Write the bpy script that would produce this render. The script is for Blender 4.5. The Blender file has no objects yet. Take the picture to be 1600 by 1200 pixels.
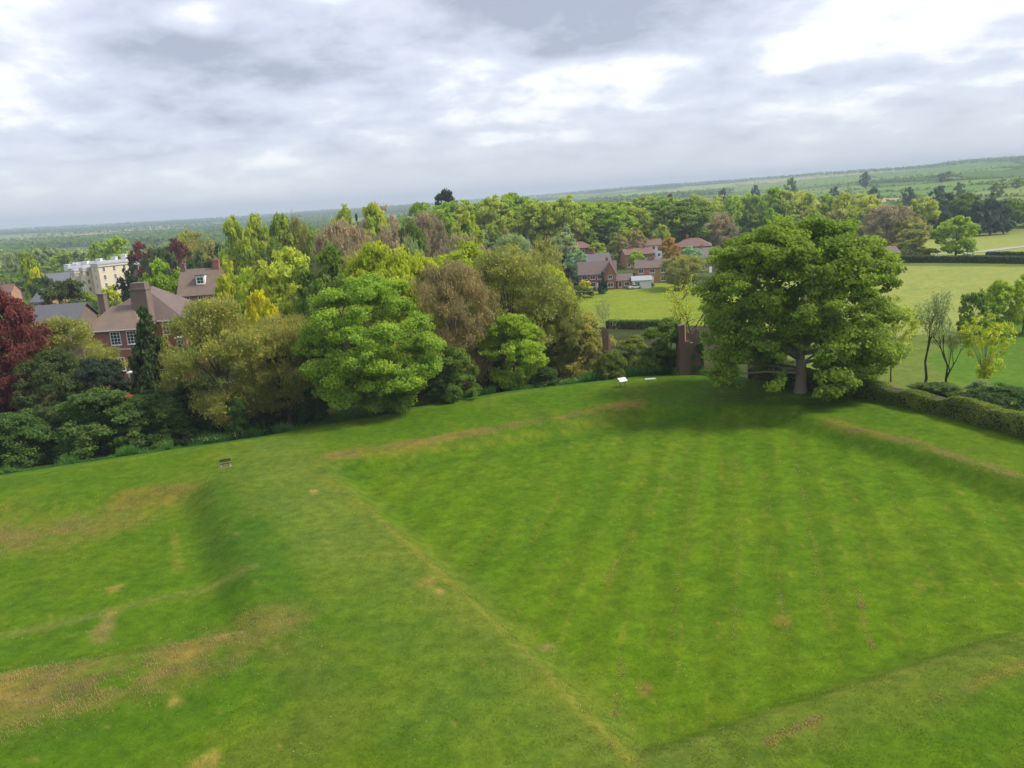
import bpy, bmesh, math, random
import numpy as np
from mathutils import Vector, Matrix

# ------------------------------------------------------------------ camera
sc = bpy.context.scene
C = bpy.context.scene.collection
F = 1230.0                                   # focal length in photo pixels (1600 wide)
ROLL = math.atan(102 / 1600)
PITCH = math.atan((600 - 313) * math.cos(ROLL) / F)
CAMZ = 24.0
r0 = Vector((1, 0, 0)); vd = Vector((0, math.cos(PITCH), -math.sin(PITCH))); u0 = Vector((0, math.sin(PITCH), math.cos(PITCH)))
cX = math.cos(ROLL) * r0 - math.sin(ROLL) * u0
cY = math.sin(ROLL) * r0 + math.cos(ROLL) * u0
CAM = Vector((0, 0, CAMZ))
cd = bpy.data.cameras.new('camera'); co = bpy.data.objects.new('camera', cd); C.objects.link(co)
cd.sensor_width = 36; cd.lens = F / 1600 * 36; cd.clip_start = 0.5; cd.clip_end = 30000
m = Matrix((cX, cY, -vd)).transposed().to_4x4(); m.translation = CAM
co.matrix_world = m
sc.camera = co
sc.render.engine = 'CYCLES'
sc.cycles.use_denoising = True
sc.cycles.max_bounces = 8; sc.cycles.diffuse_bounces = 4; sc.cycles.transmission_bounces = 5
sc.cycles.volume_bounces = 0; sc.cycles.glossy_bounces = 2
sc.cycles.caustics_reflective = False; sc.cycles.caustics_refractive = False
sc.view_settings.view_transform = 'Standard'; sc.view_settings.look = 'None'
sc.view_settings.exposure = 0.75; sc.view_settings.gamma = 1.0

# ------------------------------------------------------------------ sun and sky
SUN_AZ = math.radians(90); SUN_EL = math.radians(48)      # azimuth from +Y towards +X
sdir = Vector((math.sin(SUN_AZ) * math.cos(SUN_EL), math.cos(SUN_AZ) * math.cos(SUN_EL), math.sin(SUN_EL)))
sl = bpy.data.lights.new('sun', 'SUN'); sl.energy = 2.9; sl.angle = math.radians(13); sl.color = (1.0, 0.95, 0.86)
so = bpy.data.objects.new('sun', sl); C.objects.link(so)
so.rotation_euler = sdir.to_track_quat('Z', 'Y').to_euler()
so.location = (0, 0, 300)

def ray(px, py): return cX * ((px - 800) / F) + cY * ((600 - py) / F) + vd
CLOUDS = [(900, 20, 420, 85, .16), (330, 95, 230, 55, .10), (560, 130, 160, 28, .06), (180, 40, 150, 40, .06), (950, 112, 170, 28, -.11), (1450, 20, 330, 90, -.06), (420, 248, 70, 20, -.10), (640, 95, 90, 22, -.05),
          (100, 285, 220, 26, -.06), (300, 25, 60, 40, -.10), (1220, 180, 180, 20, -.05), (910, 213, 90, 14, -.10), (780, 215, 60, 12, -.09), (1400, 140, 200, 18, -.07), (1300, 95, 150, 40, -.05), (700, 230, 260, 30, .05)]
def build_world():
    w = bpy.data.worlds.new('World'); sc.world = w; w.use_nodes = True
    nt = w.node_tree; N = nt.nodes; L = nt.links
    for n in list(N): N.remove(n)
    out = N.new('ShaderNodeOutputWorld'); bg = N.new('ShaderNodeBackground'); bg.inputs['Strength'].default_value = 0.78
    L.new(bg.outputs[0], out.inputs[0])
    sky = N.new('ShaderNodeTexSky'); sky.sky_type = 'NISHITA'; sky.sun_disc = False
    sky.sun_elevation = SUN_EL; sky.sun_rotation = SUN_AZ
    def math_(op, a, b=None, clamp=False):
        n = N.new('ShaderNodeMath'); n.operation = op; n.use_clamp = clamp
        for i, v in enumerate((a, b)):
            if v is None: continue
            if isinstance(v, (int, float)): n.inputs[i].default_value = v
            else: L.new(v, n.inputs[i])
        return n.outputs[0]
    def mixc(f, a, b, mode='MIX'):
        n = N.new('ShaderNodeMix'); n.data_type = 'RGBA'; n.blend_type = mode
        for s, v in ((n.inputs[0], f), (n.inputs[6], a), (n.inputs[7], b)):
            if isinstance(v, (int, float)): s.default_value = v
            elif isinstance(v, tuple): s.default_value = (*v, 1)
            else: L.new(v, s)
        return n.outputs[2]
    tc = N.new('ShaderNodeTexCoord'); nz = N.new('ShaderNodeVectorMath'); nz.operation = 'NORMALIZE'
    L.new(tc.outputs['Generated'], nz.inputs[0])
    sep = N.new('ShaderNodeSeparateXYZ'); L.new(nz.outputs[0], sep.inputs[0])
    zc = math_('MAXIMUM', sep.outputs[2], 0.0)
    den = math_('ADD', zc, 0.27)
    u = math_('DIVIDE', sep.outputs[0], den); v = math_('DIVIDE', sep.outputs[1], den)
    cmb = N.new('ShaderNodeCombineXYZ'); L.new(u, cmb.inputs[0]); L.new(v, cmb.inputs[1])
    def noise(scale, detail, rough, dist, off):
        mp = N.new('ShaderNodeMapping'); L.new(cmb.outputs[0], mp.inputs[0])
        mp.inputs['Location'].default_value = off
        t = N.new('ShaderNodeTexNoise'); t.inputs['Scale'].default_value = scale; t.inputs['Detail'].default_value = detail
        t.inputs['Roughness'].default_value = rough; t.inputs['Distortion'].default_value = dist
        L.new(mp.outputs[0], t.inputs['Vector']); return t.outputs['Fac']
    big = noise(1.45, 3, 0.5, 0.2, (3.1, 0.6, 0)); fine = noise(4.4, 10, 0.60, 0.15, (1.3, 5.2, 0)); wob = noise(2.0, 5, 0.6, 0.0, (7.3, 2.2, 0))
    def dirdot(vec):
        n = N.new('ShaderNodeVectorMath'); n.operation = 'DOT_PRODUCT'; L.new(nz.outputs[0], n.inputs[0]); n.inputs[1].default_value = vec; return n.outputs['Value']
    def bank(px, py, wx, wy):                        # one cloud bank: where it hangs in the sky, in world directions
        c = ray(px, py).normalized(); r_ = Vector((c.y, -c.x, 0)).normalized(); up = r_.cross(c)
        k = (ray(px, py).length * F)
        a_ = math_('MULTIPLY', dirdot(r_), k / wx); b_ = math_('MULTIPLY', dirdot(up), k / wy)
        q = math_('ADD', math_('MULTIPLY', a_, a_), math_('MULTIPLY', b_, b_))
        q = math_('ADD', q, math_('MULTIPLY', math_('SUBTRACT', wob, 0.5), 2.6))
        e = math_('SUBTRACT', 1.0, q, True)
        return math_('MULTIPLY', e, math_('GREATER_THAN', dirdot(c), 0.0))
    dens = math_('ADD', math_('MULTIPLY', big, 0.5), math_('MULTIPLY', fine, 0.5))
    for px, py, wx, wy, k in CLOUDS:
        dens = math_('ADD', dens, math_('MULTIPLY', bank(px, py, wx, wy), k))
    cr = N.new('ShaderNodeValToRGB'); L.new(dens, cr.inputs[0])
    els = cr.color_ramp.elements
    stops = [(0.365, (1.0, 1.0, 1.0)), (0.435, (0.82, 0.835, 0.90)), (0.475, (0.68, 0.715, 0.81)), (0.55, (0.58, 0.62, 0.73)), (0.68, (0.38, 0.41, 0.51))]
    els[0].position, els[1].position = stops[0][0], stops[-1][0]
    els[0].color = (*stops[0][1], 1); els[1].color = (*stops[-1][1], 1)
    for p, c in stops[1:-1]:
        e = els.new(p); e.color = (*c, 1)
    # thin cloud towards the sun lets more light through
    dt = N.new('ShaderNodeVectorMath'); dt.operation = 'DOT_PRODUCT'; L.new(nz.outputs[0], dt.inputs[0]); dt.inputs[1].default_value = sdir
    glow = math_('POWER', math_('MAXIMUM', dt.outputs['Value'], 0.0), 5.0)
    lit = mixc(math_('MULTIPLY', glow, 0.75, True), cr.outputs[0], (1.02, 1.02, 1.03))
    # the air near the horizon
    hz = N.new('ShaderNodeMapRange'); hz.interpolation_type = 'SMOOTHSTEP'; L.new(sep.outputs[2], hz.inputs[0])
    hz.inputs[1].default_value = 0.0; hz.inputs[2].default_value = 0.11; hz.inputs[3].default_value = 1.0; hz.inputs[4].default_value = 0.0
    air = mixc(math_('MULTIPLY', hz.outputs[0], 0.85), lit, (0.70, 0.715, 0.765))
    skyc = N.new('ShaderNodeVectorMath'); skyc.operation = 'SCALE'; L.new(sky.outputs[0], skyc.inputs[0]); skyc.inputs['Scale'].default_value = 0.1
    fin = mixc(0.88, skyc.outputs[0], air)
    L.new(fin, bg.inputs['Color'])
build_world()

# ------------------------------------------------------------------ helpers
rng = np.random.default_rng(7)
R = random.Random(11)
def ray(px, py): return cX * ((px - 800) / F) + cY * ((600 - py) / F) + vd
def G(px, py, z=0.0):
    d = ray(px, py); return CAM + d * ((z - CAMZ) / d.z)
def at(px, py, D):
    d = ray(px, py); return CAM + d * (D / d.y)
def mpp(D): return D / F / math.cos(PITCH)           # metres per photo pixel about distance D
def sstep(a, b, x):
    t = np.clip((x - a) / (b - a), 0, 1); return t * t * (3 - 2 * t)
def vnoise(x, y, seed=0.0):
    xi = np.floor(x); yi = np.floor(y); fx = x - xi; fy = y - yi
    fx = fx * fx * (3 - 2 * fx); fy = fy * fy * (3 - 2 * fy)
    def h(i, j):
        s = np.sin(i * 127.1 + j * 311.7 + seed * 74.7) * 43758.5453
        return s - np.floor(s)
    return (h(xi, yi) * (1 - fx) + h(xi + 1, yi) * fx) * (1 - fy) + (h(xi, yi + 1) * (1 - fx) + h(xi + 1, yi + 1) * fx) * fy
def fbm(x, y, seed=0.0, o=4):
    a = 0.0; amp = 0.5; tot = 0.0
    for k in range(o):
        a = a + amp * vnoise(x * 2 ** k, y * 2 ** k, seed + k * 3.3); tot += amp; amp *= 0.5
    return a / tot
def seg_dist(x, y, pts):
    d = np.full(np.shape(x), 1e9)
    for (ax, ay), (bx, by) in zip(pts[:-1], pts[1:]):
        vx, vy = bx - ax, by - ay
        t = np.clip(((x - ax) * vx + (y - ay) * vy) / (vx * vx + vy * vy + 1e-9), 0, 1)
        d = np.minimum(d, np.hypot(x - ax - t * vx, y - ay - t * vy))
    return d
def inside(x, y, pts):
    c = np.zeros(np.shape(x), bool); n = len(pts)
    for i in range(n):
        (ax, ay), (bx, by) = pts[i], pts[(i + 1) % n]
        if ay == by: continue
        c ^= ((ay > y) != (by > y)) & (x < (bx - ax) * (y - ay) / (by - ay) + ax)
    return c
def sdf(x, y, pts):                                    # positive inside
    d = seg_dist(x, y, pts + [pts[0]]); return np.where(inside(x, y, pts), d, -d)
def gpts(l, z=0.0): return [tuple(G(a, b, z)[:2]) for a, b in l]

def tag(o, label=None, cat=None, group=None, kind=None):
    if label: o['label'] = label
    if cat: o['category'] = cat
    if group: o['group'] = group
    if kind: o['kind'] = kind
    return o
def empty(name, loc, rz=0.0, sc_=(1, 1, 1)):
    o = bpy.data.objects.new(name, None); C.objects.link(o); o.empty_display_size = 0.5
    o.location = loc; o.rotation_euler = (0, 0, rz); o.scale = sc_; return o
def link(name, mesh, parent=None, mat=None):
    o = bpy.data.objects.new(name, mesh); C.objects.link(o); o.parent = parent
    if mat:
        if not mesh.materials: mesh.materials.append(mat)
        elif mesh.materials[0] != mat:
            o.material_slots[0].link = 'OBJECT'; o.material_slots[0].material = mat
    return o
def np_mesh(name, verts, faces_flat, counts, attrs=None, smooth=False):
    me = bpy.data.meshes.new(name)
    me.vertices.add(len(verts)); me.vertices.foreach_set('co', np.ascontiguousarray(verts, np.float32).ravel())
    me.loops.add(len(faces_flat)); me.loops.foreach_set('vertex_index', np.ascontiguousarray(faces_flat, np.int32))
    st = np.concatenate([[0], np.cumsum(counts)[:-1]]).astype(np.int32)
    me.polygons.add(len(counts)); me.polygons.foreach_set('loop_start', st)
    try: me.polygons.foreach_set('loop_total', np.asarray(counts, np.int32))
    except Exception: pass
    if smooth: me.polygons.foreach_set('use_smooth', np.ones(len(counts), bool))
    me.update(calc_edges=True)
    for nm, (typ, dom, data) in (attrs or {}).items():
        a = me.attributes.new(nm, typ, dom)
        a.data.foreach_set('color' if 'COLOR' in typ else 'value', np.ascontiguousarray(data, np.float32).ravel())
    return me

class MB:
    def __init__(s): s.v = []; s.f = []
    def add(s, vs, fs):
        o = len(s.v); s.v += [tuple(v) for v in vs]; s.f += [tuple(i + o for i in f) for f in fs]
    def box(s, x0, x1, y0, y1, z0, z1):
        s.add([(x0, y0, z0), (x1, y0, z0), (x1, y1, z0), (x0, y1, z0), (x0, y0, z1), (x1, y0, z1), (x1, y1, z1), (x0, y1, z1)],
              [(0, 3, 2, 1), (4, 5, 6, 7), (0, 1, 5, 4), (1, 2, 6, 5), (2, 3, 7, 6), (3, 0, 4, 7)])
    def tube(s, pts, rad, n=7):
        pts = [Vector(p) for p in pts]; rings = []
        for i, p in enumerate(pts):
            t = (pts[min(i + 1, len(pts) - 1)] - pts[max(i - 1, 0)]).normalized()
            a = t.orthogonal().normalized() if i == 0 else (rings_a - t * rings_a.dot(t)).normalized()
            rings_a = a; b = t.cross(a)
            rings.append([p + (a * math.cos(2 * math.pi * k / n) + b * math.sin(2 * math.pi * k / n)) * rad[i] for k in range(n)])
        vs = [v for r_ in rings for v in r_]; fs = []
        for i in range(len(rings) - 1):
            for k in range(n):
                fs.append((i * n + k, i * n + (k + 1) % n, (i + 1) * n + (k + 1) % n, (i + 1) * n + k))
        fs.append(tuple(range(n))[::-1]); fs.append(tuple((len(rings) - 1) * n + k for k in range(n)))
        s.add(vs, fs)
    def mesh(s, name, smooth=False):
        me = bpy.data.meshes.new(name); me.from_pydata(s.v, [], s.f); me.update()
        if smooth: me.polygons.foreach_set('use_smooth', np.ones(len(me.polygons), bool))
        return me
    def build(s, name, mat, parent=None, smooth=False): return link(name, s.mesh(name, smooth), parent, mat)

# ------------------------------------------------------------------ materials
M = {}
def nodes(name):
    mt = bpy.data.materials.new(name); mt.use_nodes = True; nt = mt.node_tree
    for n in list(nt.nodes): nt.nodes.remove(n)
    o = nt.nodes.new('ShaderNodeOutputMaterial'); M[name] = mt
    return mt, nt, nt.nodes, nt.links, o
def mixn(N, L, f, a, b, mode='MIX'):
    n = N.new('ShaderNodeMix'); n.data_type = 'RGBA'; n.blend_type = mode
    for s, v in ((n.inputs[0], f), (n.inputs[6], a), (n.inputs[7], b)):
        if isinstance(v, (int, float)): s.default_value = v
        elif isinstance(v, tuple): s.default_value = (*v, 1)
        else: L.new(v, s)
    return n.outputs[2]
def ramp(N, L, src, lo, hi, a, b):
    n = N.new('ShaderNodeMapRange'); L.new(src, n.inputs[0])
    for i, v in enumerate((lo, hi, a, b)): n.inputs[i + 1].default_value = v
    return n.outputs[0]

def leaf_mat(name, col, warm=0.5, transl=0.54):
    col = tuple(min(.8, c * 1.72) for c in col)
    mt, nt, N, L, o = nodes('leaf_' + name)
    at_ = N.new('ShaderNodeAttribute'); at_.attribute_name = 'tint'
    oi = N.new('ShaderNodeObjectInfo')
    dark = tuple(c * f for c, f in zip(col, (0.62, 0.72, 0.8))); lite = tuple(min(1, c * f) for c, f in zip(col, (1.5, 1.32, 1.1)))
    c1 = mixn(N, L, at_.outputs['Fac'], dark, lite)
    hs = N.new('ShaderNodeHueSaturation'); L.new(c1, hs.inputs['Color'])
    L.new(ramp(N, L, oi.outputs['Random'], 0, 1, 0.488, 0.512), hs.inputs['Hue'])
    L.new(ramp(N, L, oi.outputs['Random'], 0, 1, 1.12, 0.88), hs.inputs['Value'])
    p = N.new('ShaderNodeBsdfPrincipled'); L.new(hs.outputs[0], p.inputs['Base Color'])
    p.inputs['Roughness'].default_value = 0.6; p.inputs['Specular IOR Level'].default_value = 0.25
    tr = N.new('ShaderNodeBsdfTranslucent'); L.new(hs.outputs[0], tr.inputs['Color'])
    ms = N.new('ShaderNodeMixShader'); ms.inputs[0].default_value = transl
    L.new(p.outputs[0], ms.inputs[1]); L.new(tr.outputs[0], ms.inputs[2]); L.new(ms.outputs[0], o.inputs[0])
    return mt
for nm, c in dict(maple=(.13, .225, .02), sycamore=(.14, .205, .018), yellowgreen=(.25, .30, .014), lime=(.245, .30, .032), olive=(.205, .215, .045),
                  brown=(.205, .17, .075), dark=(.05, .08, .02), mid=(.10, .16, .02), purple=(.11, .03, .027), gold=(.42, .38, .01), pale=(.19, .25, .10),
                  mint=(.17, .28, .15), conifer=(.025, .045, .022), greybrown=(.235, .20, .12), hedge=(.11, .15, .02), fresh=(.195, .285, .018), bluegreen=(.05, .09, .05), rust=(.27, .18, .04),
                  blossom=(.75, .74, .66), drygrass=(.235, .20, .08), parsley=(.26, .33, .17), rough=(.075, .165, .03), clipping=(.20, .165, .06), lawn=(.075, .125, .008), ivy=(.055, .105, .02)).items():
    leaf_mat(nm, c)

def plain(name, col, rough=0.7, var=0.25, scale=3.0, metal=0.0, spec=0.3, bump=0.0):
    mt, nt, N, L, o = nodes(name)
    tc = N.new('ShaderNodeTexCoord'); nz = N.new('ShaderNodeTexNoise'); nz.inputs['Scale'].default_value = scale; nz.inputs['Detail'].default_value = 6
    L.new(tc.outputs['Object'], nz.inputs['Vector'])
    c = mixn(N, L, nz.outputs['Fac'], tuple(x * (1 - var) for x in col), tuple(min(1, x * (1 + var)) for x in col))
    p = N.new('ShaderNodeBsdfPrincipled'); L.new(c, p.inputs['Base Color']); p.inputs['Roughness'].default_value = rough
    p.inputs['Metallic'].default_value = metal; p.inputs['Specular IOR Level'].default_value = spec
    if bump:
        b = N.new('ShaderNodeBump'); b.inputs['Strength'].default_value = bump; b.inputs['Distance'].default_value = 0.1; L.new(nz.outputs['Fac'], b.inputs['Height']); L.new(b.outputs[0], p.inputs['Normal'])
    L.new(p.outputs[0], o.inputs[0]); return mt
plain('bark', (.095, .075, .05), 0.9, 0.45, 6, bump=0.4); plain('bark_pale', (.24, .20, .15), 0.9, 0.4, 6, bump=0.3); plain('bark_dark', (.05, .042, .03), 0.9, 0.4, 6)
plain('white_paint', (.78, .78, .76), 0.5, 0.06); plain('cream_render', (.72, .62, .44), 0.8, 0.12, 0.6); plain('glass', (.035, .045, .055), 0.08, 0.3, 0.7, spec=0.6)
plain('slate', (.125, .13, .145), 0.55, 0.25, 2.0); plain('lead_roof', (.30, .31, .33), 0.6, 0.15, 0.7); plain('stone', (.5, .49, .45), 0.8, 0.2); plain('concrete', (.20, .16, .10), 0.9, 0.2)
plain('dark_wood', (.035, .03, .024), 0.7, 0.3, 8); plain('pale_panel', (.72, .74, .76), 0.35, 0.08, 2); plain('post_metal', (.25, .25, .25), 0.5, 0.1, metal=0.6)
plain('tyre', (.02, .02, .02), 0.8); plain('car_white', (.78, .79, .80), 0.25, 0.02, spec=0.5); plain('car_silver', (.35, .37, .40), 0.25, 0.02, metal=0.5); plain('car_dark', (.05, .055, .07), 0.25, 0.02, spec=0.5)
plain('tarmac', (.30, .285, .26), 0.95, 0.12, 1.5); plain('orange_plastic', (.75, .12, .03), 0.5, 0.1); plain('terracotta', (.33, .15, .09), 0.8, 0.2); plain('stems', (.045, .04, .025), 0.9, 0.4, 5)
def brick(name, c1, c2, mortar, sx=1.0):
    mt, nt, N, L, o = nodes(name)
    tc = N.new('ShaderNodeTexCoord'); sp = N.new('ShaderNodeSeparateXYZ'); L.new(tc.outputs['Object'], sp.inputs[0])
    ad = N.new('ShaderNodeMath'); ad.operation = 'ADD'; L.new(sp.outputs[0], ad.inputs[0]); L.new(sp.outputs[1], ad.inputs[1])
    cb = N.new('ShaderNodeCombineXYZ'); L.new(ad.outputs[0], cb.inputs[0]); L.new(sp.outputs[2], cb.inputs[1])
    b = N.new('ShaderNodeTexBrick'); L.new(cb.outputs[0], b.inputs['Vector']); b.inputs['Scale'].default_value = 1.0
    b.inputs['Brick Width'].default_value = 0.225 * sx; b.inputs['Row Height'].default_value = 0.075 * sx; b.inputs['Mortar Size'].default_value = 0.008 * sx
    b.inputs['Color1'].default_value = (*c1, 1); b.inputs['Color2'].default_value = (*c2, 1); b.inputs['Mortar'].default_value = (*mortar, 1)
    nz = N.new('ShaderNodeTexNoise'); nz.inputs['Scale'].default_value = 0.9; nz.inputs['Detail'].default_value = 7; L.new(tc.outputs['Object'], nz.inputs['Vector'])
    c = mixn(N, L, 0.65, b.outputs['Color'], mixn(N, L, nz.outputs['Fac'], tuple(x * .5 for x in c1), tuple(min(1, x * 1.5) for x in c2)))
    p = N.new('ShaderNodeBsdfPrincipled'); L.new(c, p.inputs['Base Color']); p.inputs['Roughness'].default_value = 0.9; L.new(p.outputs[0], o.inputs[0])
brick('red_brick', (.34, .13, .08), (.27, .10, .065), (.38, .33, .28)); brick('orange_brick', (.42, .22, .12), (.36, .18, .10), (.4, .35, .28)); brick('old_brick', (.17, .095, .07), (.125, .068, .05), (.25, .21, .17))
brick('dark_brick', (.20, .14, .115), (.16, .11, .09), (.22, .2, .18))
def tiles(name, col, var=0.3):
    mt, nt, N, L, o = nodes(name)
    tc = N.new('ShaderNodeTexCoord'); sp = N.new('ShaderNodeSeparateXYZ'); L.new(tc.outputs['Object'], sp.inputs[0])
    wv = N.new('ShaderNodeMath'); wv.operation = 'MULTIPLY'; L.new(sp.outputs[2], wv.inputs[0]); wv.inputs[1].default_value = 9.0
    fr = N.new('ShaderNodeMath'); fr.operation = 'FRACT'; L.new(wv.outputs[0], fr.inputs[0])
    nz = N.new('ShaderNodeTexNoise'); nz.inputs['Scale'].default_value = 0.8; nz.inputs['Detail'].default_value = 9; nz.inputs['Roughness'].default_value = 0.7; L.new(tc.outputs['Object'], nz.inputs['Vector'])
    c = mixn(N, L, nz.outputs['Fac'], tuple(x * (1 - var) for x in col), tuple(x * (1 + var) for x in col))
    c = mixn(N, L, ramp(N, L, fr.outputs[0], 0, 0.2, 0.25, 0.0), c, tuple(x * .45 for x in col))
    p = N.new('ShaderNodeBsdfPrincipled'); L.new(c, p.inputs['Base Color']); p.inputs['Roughness'].default_value = 0.8; L.new(p.outputs[0], o.inputs[0])
tiles('brown_tile', (.165, .115, .085), .45); tiles('red_tile', (.155, .085, .068), .4); tiles('dark_tile', (.115, .095, .095)); tiles('grey_slate', (.095, .097, .105)); tiles('mauve_tile', (.135, .095, .085), .4)

# ------------------------------------------------------------------ terrain
EDGE = gpts([(-400, 800), (0, 745), (200, 715), (420, 683), (640, 640), (800, 613), (1000, 590), (1060, 587), (1130, 590)]) + [(33.5, 93.5), (36.5, 88.5), (41.5, 80.5), (46.5, 67.3), (52, 50), (58, 20), (60, -60)]
EX = np.array([p[0] for p in EDGE[:10]]); EY = np.array([p[1] for p in EDGE[:10]])
EX2 = np.array([p[0] for p in EDGE[9:]]); EY2 = np.array([p[1] for p in EDGE[9:]])
PLAT = [(-400, 55)] + EDGE + [(60, -300), (-400, -300)]
GARDEN = gpts([(500, 724), (1005, 632), (1215, 633), (1310, 664), (1450, 704), (1600, 752), (1750, 800)]) + [(31, 38)] + gpts([(1600, 992), (985, 1195)])
LGARD = gpts([(-300, 835), (0, 788), (330, 748), (420, 960), (395, 990), (0, 1060), (-300, 1110)])
sky_az = np.radians([-180, -40, -31.8, -20.9, -6.4, 3, 9.8, 16, 22.3, 27.8, 29.5, 32.9, 45, 180])
sky_el = np.array([.22, .22, .225, .1, .15, .22, .36, .40, .46, .50, .62, .66, .6, .3])
def height(x, y):
    x = np.asarray(x, float); y = np.asarray(y, float)
    r = np.hypot(x, y); az = np.arctan2(x, y)
    rb = sdf(x, y, PLAT) if np.size(x) < 5e6 else 0
    s = np.maximum(-rb, 0.0)
    # sunken gardens
    gz = -1.25 * sstep(-0.2, 2.6, sdf(x, y, GARDEN)) - 1.0 * sstep(-0.2, 3.2, sdf(x, y, LGARD))
    gz = gz + 0.10 * (fbm(x / 9, y / 9, 2.0, 3) - .5)
    w = sstep(-0.36, -0.12, x / np.maximum(y, 1.0))                  # 0 towards the town, 1 towards the fields
    town = -1.6 * sstep(0, 7, s) - 4.5 * sstep(110, 330, r) - 7.0 * sstep(330, 800, r)
    fld = -2.6 * sstep(0, 10, s) - 3.4 * sstep(4, 90, s) - 5.0 * sstep(260, 650, r)
    fld = fld - 1.5 * sstep(0.25, 0.5, x / np.maximum(y, 1.0)) * sstep(6, 40, s) * (1 - sstep(70, 150, s))
    base = town * (1 - w) + fld * w + 0.5 * (fbm(x / 40, y / 40, 5.0, 3) - .5) * sstep(5, 30, s)
    base = base + 17.0 * sstep(252, 410, r) * (1 - .8 * sstep(520, 1000, r)) * sstep(math.radians(-15), math.radians(-5), az) * (1 - sstep(math.radians(9), math.radians(18), az))
    el = np.interp(az, sky_az, sky_el); Rf = np.interp(az, np.radians([-180, 0, 8, 16, 24, 180]), [5600, 5600, 5200, 4200, 3300, 3300])
    zf = CAMZ + Rf * np.tan(np.radians(el)) - 9
    r1 = np.interp(az, np.radians([-40, 0, 12, 25]), [900, 900, 650, 460])
    t = np.clip((r - r1) / (Rf - r1), 0, 1.35)
    pw = np.interp(az, np.radians([-40, 2, 14, 25]), [1.35, 1.35, 1.1, 1.0])
    far = (zf + 13) * (np.minimum(t, 1) ** pw) - np.maximum(t - 1, 0) * 160
    far = far + (9 * (fbm(x / 420, y / 420, 8.0, 4) - .5) + 5 * (fbm(x / 130, y / 130, 9.0, 2) - .5)) * sstep(550, 1200, r)
    return np.where(rb >= 0, gz, base) + far
def hz(x, y): return float(height(np.array([x]), np.array([y]))[0])

# fields beyond the town
frng = np.random.default_rng(21)
NS = 170
fr_r = 520 * (12.5 ** frng.random(NS)); fr_a = np.radians(frng.uniform(-50, 50, NS))
seeds = np.stack([fr_r * np.sin(fr_a), fr_r * np.cos(fr_a)], 1)
fcols = np.array([(.13, .20, .045), (.10, .18, .035), (.17, .22, .06), (.15, .21, .06), (.30, .28, .15), (.07, .13, .03), (.22, .27, .10), (.26, .28, .13), (.10, .19, .04), (.08, .15, .04)])
fcols = fcols * 1.25
fpick = frng.integers(0, len(fcols), NS)
seed_az = np.degrees(np.arctan2(seeds[:, 0], seeds[:, 1])); 
wood_p = np.where(seed_az < 6, 0.36, np.where(fr_r > 2700, 0.5, 0.03))
is_wood = frng.random(NS) < wood_p
def cells(x, y):
    d1 = np.full(np.shape(x), 1e18); d2 = d1.copy(); idx = np.zeros(np.shape(x), int)
    wx = x + 40 * (vnoise(x / 160, y / 160, 4) - .5); wy = y + 40 * (vnoise(x / 160, y / 160, 6) - .5)
    for i, (sx, sy) in enumerate(seeds):
        d = np.hypot(wx - sx, (wy - sy) * 1.0)
        n = d < d1
        d2 = np.where(n, d1, np.minimum(d2, d)); idx = np.where(n, i, idx); d1 = np.where(n, d, d1)
    return idx, d2 - d1

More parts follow.
